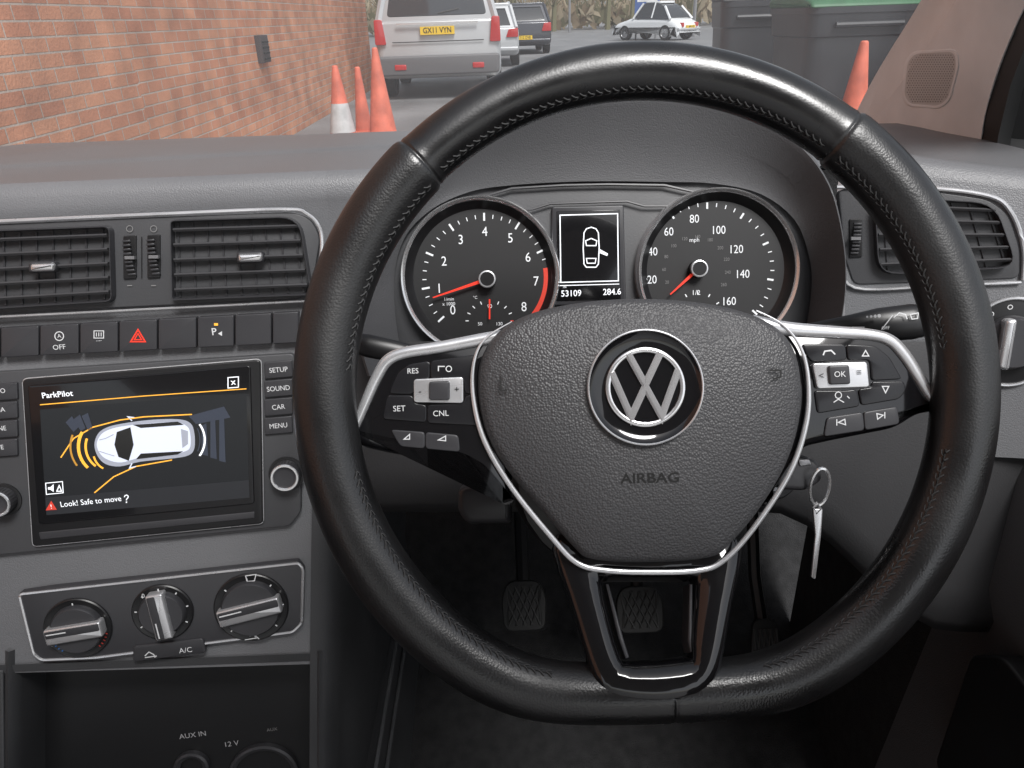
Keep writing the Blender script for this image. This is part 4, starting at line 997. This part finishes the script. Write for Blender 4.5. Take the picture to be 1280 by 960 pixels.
# vehicles
GLS = mat('car_glass', (0.03, 0.033, 0.037), 0.06, coat=0.8)
TYR = mat('tyre', (0.015, 0.015, 0.015), 0.85); TL = mat('tail_light', (0.45, 0.02, 0.02), 0.2, coat=1); PLY = mat('plate_yellow', (0.75, 0.5, 0.03), 0.5); PLW = mat('plate_white', (0.7, 0.7, 0.7), 0.5)
HLM = mat('head_light', (0.6, 0.62, 0.65), 0.1, coat=1)
def vehicle(x, y, yaw, L, W, H, belt, paint, label, plate, kind='suv', front=False):
    e = empty('parked_car', (x, y, 0), label, 'car', 'cars parked outside')
    u = V((cos(yaw), sin(yaw), 0)); f = V((-sin(yaw), cos(yaw), 0))
    o = V((x, y, 0))
    S = Panel(o, u, f)
    w = W/2
    if kind == 'suv':
        lo = [(0.02, 0.42), (0.0, 0.6), (0.03, belt-0.02), (0.1, belt), (L*0.72, belt), (L*0.97, belt-0.14), (L, 0.8), (L, 0.4), (L*0.9, 0.3), (0.15, 0.3)]
        gh = [(0.08, belt-0.03), (0.26, H-0.06), (0.34, H), (L*0.55, H), (L*0.74, belt-0.03)]
    elif kind == 'hatch':
        lo = [(0.03, 0.35), (0.0, 0.55), (0.05, belt-0.02), (0.12, belt), (L*0.72, belt), (L*0.95, belt-0.16), (L, 0.65), (L, 0.35), (L*0.9, 0.25), (0.15, 0.25)]
        gh = [(0.1, belt-0.03), (0.45, H-0.08), (0.65, H), (L*0.5, H), (L*0.74, belt-0.03)]
    else:
        lo = [(0.05, 0.35), (0.0, 0.5), (0.12, 0.66), (0.5, belt-0.06), (1.0, belt), (L*0.68, belt), (L*0.82, belt-0.10), (L*0.95, 0.66), (L, 0.45), (L*0.97, 0.3), (0.15, 0.28)]
        gh = [(0.45, belt-0.08), (0.9, H-0.22), (1.3, H-0.05), (1.8, H), (L*0.58, H-0.08), (L*0.68, belt-0.03)]
    b = B(); b.prism(S, [tuple(p) for p in cat(lo, 3)] if kind == 'bug' else rpoly(lo, 0.14, 4), -w, w, paint, 0.12 if kind != 'bug' else 0.22, 4, bev0=0.12 if kind != 'bug' else 0.22)
    b.done('body', e)
    b = B(); pts = rpoly(gh, 0.25 if kind == 'bug' else 0.08, 4)
    tk = 0.28 if kind != 'bug' else 0.42
    A = b.ring([S.w(a, c, (w-0.05)-(c-belt)*tk) for a, c in pts]); C = b.ring([S.w(a, c, -(w-0.05)+(c-belt)*tk) for a, c in pts])
    b.bridge(A, C, GLS); b.face(A, GLS); b.face(C, GLS)
    b.done('window', e)
    b = B()
    tops = [p for p in pts if p[1] > H-0.1]
    x0, x1 = min(p[0] for p in tops), max(p[0] for p in tops); hw = (w-0.05)-(H-belt)*tk+0.015
    TP = Panel(o, Z, f)
    b.prism(TP, rpoly([(x0-0.02, -hw), (x1, -hw), (x1, hw), (x0-0.02, hw)], 0.1), H-0.07, H+0.015, paint, 0.03)
    for sgn in (-1, 1):
        for q0, q1 in ((gh[0], gh[1]), (gh[-1], gh[-2])):
            p0 = S.w(q0[0], q0[1], sgn*((w-0.07)-(q0[1]-belt)*tk)); p1 = S.w(q1[0], q1[1]+0.02, sgn*((w-0.07)-(q1[1]-belt)*tk))
            b.tube([p0, p1], 0.055, paint, 6)
        p = (gh[0][0]+gh[-1][0])/2; b.tube([S.w(p, belt-0.03, sgn*(w-0.06)), S.w(p, H-0.03, sgn*((w-0.06)-(H-belt)*tk))], 0.045, paint, 6)
    b.done('roof', e)
    for a in (L*0.19, L*0.8):
        for sgn in (-1, 1):
            b = B(); r = 0.36 if kind == 'suv' else 0.3
            Q = Panel(S.w(a, r, sgn*(w-0.2)), u*sgn, f)
            b.lathe(Q, (0, 0), [(r*0.9, 0.0), (r, 0.02), (r, 0.19), (r*0.92, 0.21), (r*0.66, 0.212)], TYR, 28, cap=False)
            b.lathe(Q, (0, 0), [(r*0.66, 0.212), (r*0.62, 0.19), (r*0.2, 0.2), (0.04, 0.215)], GREYT, 20)
            b.done('wheel', e)
    Rr = Panel(o + f*(-0.01), -f, u)
    yb = 0.8 if kind == 'suv' else 0.62
    b = B()
    if kind == 'bug':
        b.tube([Rr.w(xx, 0.42, 0.06-0.2*abs(xx)**2) for xx in (-w+0.05, -w*0.5, 0, w*0.5, w-0.05)], 0.05, CHROME, 8)
    else:
        b.prism(Rr, rpoly([(-w+0.04, 0.36), (w-0.04, 0.36), (w-0.02, yb-0.16), (-w+0.02, yb-0.16)], 0.06), -0.12, 0.07, mat('bumper_grey', (0.12, 0.12, 0.125), 0.5) if kind == 'suv' else paint, 0.03)
    b.done('bumper', e)
    for sgn in (-1, 1):
        b = B()
        if kind == 'suv': q = [(sgn*(w-0.17), yb), (sgn*(w-0.0), yb), (sgn*(w-0.01), belt+0.02), (sgn*(w-0.13), belt+0.02)]
        elif kind == 'bug': q = [(sgn*(w-0.36), 0.5), (sgn*(w-0.24), 0.5), (sgn*(w-0.24), 0.66), (sgn*(w-0.36), 0.66)]
        else: q = [(sgn*(w-0.32), yb+0.05), (sgn*(w-0.02), yb+0.05), (sgn*(w-0.02), belt-0.03), (sgn*(w-0.25), belt-0.05)]
        b.prism(Rr, rpoly(q, 0.03), -0.15, 0.025, HLM if front else TL, 0.01); b.done('headlight' if front else 'tail_light', e)
    b = B(); py = 0.98 if kind == 'suv' else 0.5
    zz = 0.08 if kind != 'suv' else 0.03
    b.prism(Rr, [(-0.26, py-0.056), (0.26, py-0.056), (0.26, py+0.056), (-0.26, py+0.056)], -0.05, zz, PLW if front else PLY)
    b.text(Rr, plate, 0, 0, 0.075, BLK, zz+0.004, local=(0, py), xs=0.85, bold=0.01); b.done('number_plate', e)
    if kind == 'hatch':
        b = B(); Gp = Panel(S.w(0.1, belt-0.03, 0), (S.w(0.45, H-0.08, 0)-S.w(0.1, belt-0.03, 0)).cross(u), u)
        if Gp.n.dot(f) > 0: Gp = Panel(Gp.o, -Gp.n, u)
        hh = sqrt(0.35**2+(H-belt-0.05)**2)
        b.frame(Gp, [(-w+0.06, -0.02), (w-0.06, -0.02), (w-0.22, hh+0.03), (-w+0.22, hh+0.03)], [(-w+0.2, 0.06), (w-0.2, 0.06), (w-0.32, hh-0.05), (-w+0.32, hh-0.05)], -0.03, 0.01, 0.02, paint)
        b.done('tailgate_frame', e)
    if kind == 'suv':
        b = B()
        b.stroke(Rr, [(-0.62, py+0.1), (0.62, py+0.1)], 0.03, 0.03, CHROME, h=0.02)
        b.stroke(Rr, [(-0.70, 0.83), (0.70, 0.83)], 0.012, 0.012, BLK, h=0.01)
        b.done('tailgate_trim', e)
        b = B()
        Gp = Panel(S.w(0.08, belt, 0), (S.w(0.26, H, 0)-S.w(0.08, belt, 0)).cross(u), u)
        if Gp.n.dot(f) > 0: Gp = Panel(Gp.o, -Gp.n, u)
        b.prism(Gp, rpoly([(-w+0.06, -0.06), (w-0.06, -0.06), (w-0.2, H-belt+0.03), (-w+0.2, H-belt+0.03)], 0.06), -0.03, 0.006, paint, 0.01)
        b.prism(Gp, rpoly([(-w+0.2, 0.05), (w-0.2, 0.05), (w-0.3, H-belt-0.06), (-w+0.3, H-belt-0.06)], 0.06), -0.02, 0.015, GLS, 0.01)
        b.tube([Gp.w(0.02, 0.08, 0.03), Gp.w(0.35, 0.14, 0.03)], 0.01, BLK, 6)
        b.done('rear_window', e)
        for sx in (-0.6, 0.6):
            b = B(); b.prism(Rr, rpoly([(sx-0.09, 0.44), (sx+0.09, 0.44), (sx+0.09, 0.52), (sx-0.09, 0.52)], 0.02), 0.0, 0.085, TL, 0.01); b.done('reflector', e)
    return e
SILV = mat('paint_silver', (0.46, 0.47, 0.48), 0.32, 0.3, coat=0.5, var=0.04, vscale=2)
DKP = mat('paint_dark', (0.045, 0.048, 0.058), 0.25, 0.2, coat=0.5); WHP = mat('paint_white', (0.7, 0.71, 0.72), 0.3, coat=0.5)
so = onfwd(551, 100, 12.5)
vehicle(so.x, 12.5, 0.03, 4.5, 1.92, 1.76, 1.13, SILV, 'silver off-road car seen from behind near brick wall', 'GX11 VYN')
p = onfwd(655, 50, 26); vehicle(p.x, 26, 0.05, 4.2, 1.78, 1.48, 0.95, DKP, 'dark hatchback parked further away with rear visible', 'KT12 OVB', 'hatch')
p = onfwd(606, 60, 20); vehicle(p.x, 20, 0.0, 4.0, 1.7, 1.42, 0.9, SILV, 'light silver hatchback partly hidden by the off-road car', 'LD09 FKU', 'hatch')
p = onfwd(833, 40, 36); vehicle(p.x+0.55, 34, 0.7, 3.6, 1.55, 1.48, 0.88, WHP, 'white rounded classic car parked by the blue sign', 'ABH 612K', 'bug')

# bins
def bin_(px, y, w, d, h, lid, label, yaw=0.0):
    o = onfwd(px, 60, y); e = empty('wheelie_bin', (o.x, y, 0), label, 'bin', 'bins beside the parking area')
    u = V((cos(yaw), sin(yaw), 0)); f = V((-sin(yaw), cos(yaw), 0)); Q = V((o.x, y, 0))
    bm = mat('bin_body', (0.032, 0.033, 0.037), 0.38, var=0.15, vscale=3)
    b = B()
    def rg(z, s): return [Q + u*x + f*yy + Z*z for x, yy in rpoly([(-w/2*s, -d/2*s), (w/2*s, -d/2*s), (w/2*s, d/2*s), (-w/2*s, d/2*s)], 0.12, 5)]
    rr_ = [b.ring(rg(z, s)) for z, s in ((0.16, 0.84), (0.2, 0.88), (h*0.78, 0.975), (h*0.79, 1.01), (h*0.82, 1.02), (h*0.93, 1.04), (h*0.931, 1.06), (h*0.97, 1.06))]
    for i in range(len(rr_)-1): b.bridge(rr_[i], rr_[i+1], bm)
    b.face(rr_[0], bm); b.face(rr_[-1], bm)
    b.tube([Q-u*w*0.3-f*(d/2*1.08)+Z*h*0.86, Q+u*w*0.3-f*(d/2*1.08)+Z*h*0.86], 0.022, bm, 8)
    b.done('bin_body', e)
    b = B()
    pr = [(-d/2*1.1, h*0.965), (-d/2*0.98, h*1.01), (0, h*1.09), (d/2, h*1.04), (d/2, h*0.965)]
    Sd = Panel(Q, u, f); b.prism(Sd, rpoly(pr, 0.06, 3), -w/2*1.06, w/2*1.06, lid, 0.03, bev0=0.03); b.done('lid', e)
    for sx in (-1, 1):
        for sy in (-1, 1):
            b = B(); Wp = Panel(Q+u*sx*w*0.36+f*sy*d*0.34+Z*0.09, u, f); b.lathe(Wp, (0, 0), [(0.05, -0.03), (0.09, -0.025), (0.09, 0.025), (0.05, 0.03)], TYR, 20, bot=True); b.done('wheel', e)
bin_(1048, 6.9, 0.92, 0.85, 1.165, mat('lid_green', (0.04, 0.13, 0.06), 0.5, var=0.15), 'large black four-wheeled bin with green lid', 0.06)
bin_(934, 8.2, 0.66, 0.7, 1.24, mat('lid_black', (0.03, 0.03, 0.033), 0.5), 'large black bin with dark lid', -0.1)

# blue sign board and lamp posts
b = B(); p = onfwd(808, 30, 37); P = Panel((p.x, 37, 0), (0, -1, 0), X)
b.prism(P, rpoly([(-0.55, 0.6), (0.55, 0.6), (0.55, 2.4), (-0.55, 2.4)], 0.03), -0.05, 0.0, mat('sign_blue', (0.06, 0.11, 0.28), 0.4), 0.01)
b.prism(P, [(-0.45, 1.5), (0.45, 1.5), (0.45, 1.62), (-0.45, 1.62)], 0.0, 0.004, WPAINT)
sg = b.done('sign_board', None, 'blue notice board on two posts in the car park', 'sign')
for sx in (-0.45, 0.45):
    b = B(); b.tube([P.w(sx, 0, -0.09), P.w(sx, 2.4, -0.09)], 0.04, GREYT, 8)
    b.done('sign_post', sg)
for px, y in ((868, 38), (712, 55)):
    p = onfwd(px, 20, y); b = B()
    b.tube([V((p.x, y, 0)), V((p.x, y, 4)), V((p.x, y, 7.5))], 0.09, GREYT, 10, taper=[1, 0.8, 0.6])
    b.tube([V((p.x, y, 7.5)), V((p.x-0.5, y, 7.8)), V((p.x-1.2, y, 7.85))], 0.05, GREYT, 8)
    b.prism(Panel((p.x-1.4, y, 7.82), Z, X), rpoly([(-0.35, -0.12), (0.3, -0.12), (0.3, 0.12), (-0.35, 0.12)], 0.05), -0.06, 0.05, GREYT, 0.02)
    b.done('street_lamp', None, 'tall grey street lamp in the car park', 'street lamp', group='car park lamps')

# woodland belt
TW = [mat('twig_a', (0.26, 0.20, 0.13), 0.9), mat('twig_b', (0.15, 0.14, 0.08), 0.9), mat('twig_c', (0.36, 0.30, 0.21), 0.9)]
b = B()
for i in range(12000):
    x = random.uniform(-40, 60); y = 62+random.uniform(0, 12); hm = 2.2+0.8*sin(x*0.35)+0.5*sin(x*0.9+1)
    z = random.random()**0.8*hm; a = random.uniform(-0.6, 0.6); l = random.uniform(0.3, 1.0); w = random.uniform(0.03, 0.10)+ (0.2 if z < 1.2 else 0)
    d = V((sin(a)*l, random.uniform(-.2, .2), cos(a)*l)); s_ = V((w, 0, random.uniform(-w, w))); c = V((x, y, z))
    b.face(b.ring([c-s_, c+s_, c+s_*0.5+d, c-s_*0.5+d]), random.choice(TW))
b.done('woodland', None, 'belt of bare brown winter trees behind the car park', 'woodland', 'stuff', smooth=False)
for i in range(26):
    x = -30+i*3.1+random.uniform(-1, 1); y = 60+random.uniform(-1, 1); h = random.uniform(6, 9); e = empty('tree', (x, y, 0), 'bare winter tree at the edge of the car park', 'tree', 'bare trees behind the car park')
    b = B(); b.tube([V((x, y, 0)), V((x+.1, y, h*.4)), V((x-.1, y, h*.8))], 0.2, TW[1], 7, taper=[1, .7, .3])
    b.done('trunk', e); b = B()
    for j in range(60):
        z0 = random.uniform(h*.2, h*.8); a = random.uniform(0, 6.28); l = random.uniform(.8, 2.2)
        q0 = V((x, y, z0)); q1 = q0+V((cos(a)*l*.5, sin(a)*l*.5, l*.5)); q2 = q1+V((cos(a+.4)*l*.4, sin(a)*l*.4, l*.6))
        b.tube([q0, q1, q2], 0.05, TW[j % 3], 4, taper=[1, .6, .2])
        for k_ in range(3): b.tube([q1, q1+V((random.uniform(-.7, .7), random.uniform(-.5, .5), random.uniform(.2, .9)))], 0.02, TW[(j+k_) % 3], 3)
    b.done('crown', e)

# ================================================================= LIGHT, SKY, CAMERA
w = bpy.data.worlds.new('World'); sc.world = w; w.use_nodes = True; nt = w.node_tree
bg = nt.nodes['Background']; sk = nt.nodes.new('ShaderNodeTexSky'); sk.sky_type = 'NISHITA'; sk.sun_disc = False
el, az = radians(54), radians(152)
sk.sun_elevation = el; sk.sun_rotation = az; sk.air_density = 1.0; sk.dust_density = 2.0
hs = nt.nodes.new('ShaderNodeHueSaturation'); hs.inputs['Saturation'].default_value = 0.3
nt.links.new(sk.outputs[0], hs.inputs['Color']); nt.links.new(hs.outputs[0], bg.inputs['Color']); bg.inputs['Strength'].default_value = 0.15
sd = bpy.data.lights.new('sun', 'SUN'); sd.energy = 3.4; sd.angle = radians(22); sd.color = (1, 0.985, 0.97)
so_ = bpy.data.objects.new('sun', sd); sc.collection.objects.link(so_)
dirv = V((sin(az)*cos(el), cos(az)*cos(el), sin(el)))
so_.rotation_euler = dirv.to_track_quat('Z', 'Y').to_euler()
cam = bpy.data.cameras.new('camera'); co = bpy.data.objects.new('camera', cam); sc.collection.objects.link(co)
M = Matrix((R, U, -F)).transposed().to_4x4(); M.translation = CAM; co.matrix_world = M
cam.lens = FOC/1280*36; cam.sensor_width = 36; cam.clip_start = 0.02; cam.clip_end = 1000
sc.camera = co
sc.view_settings.view_transform = 'Standard'; sc.view_settings.look = 'None'; sc.view_settings.exposure = 0
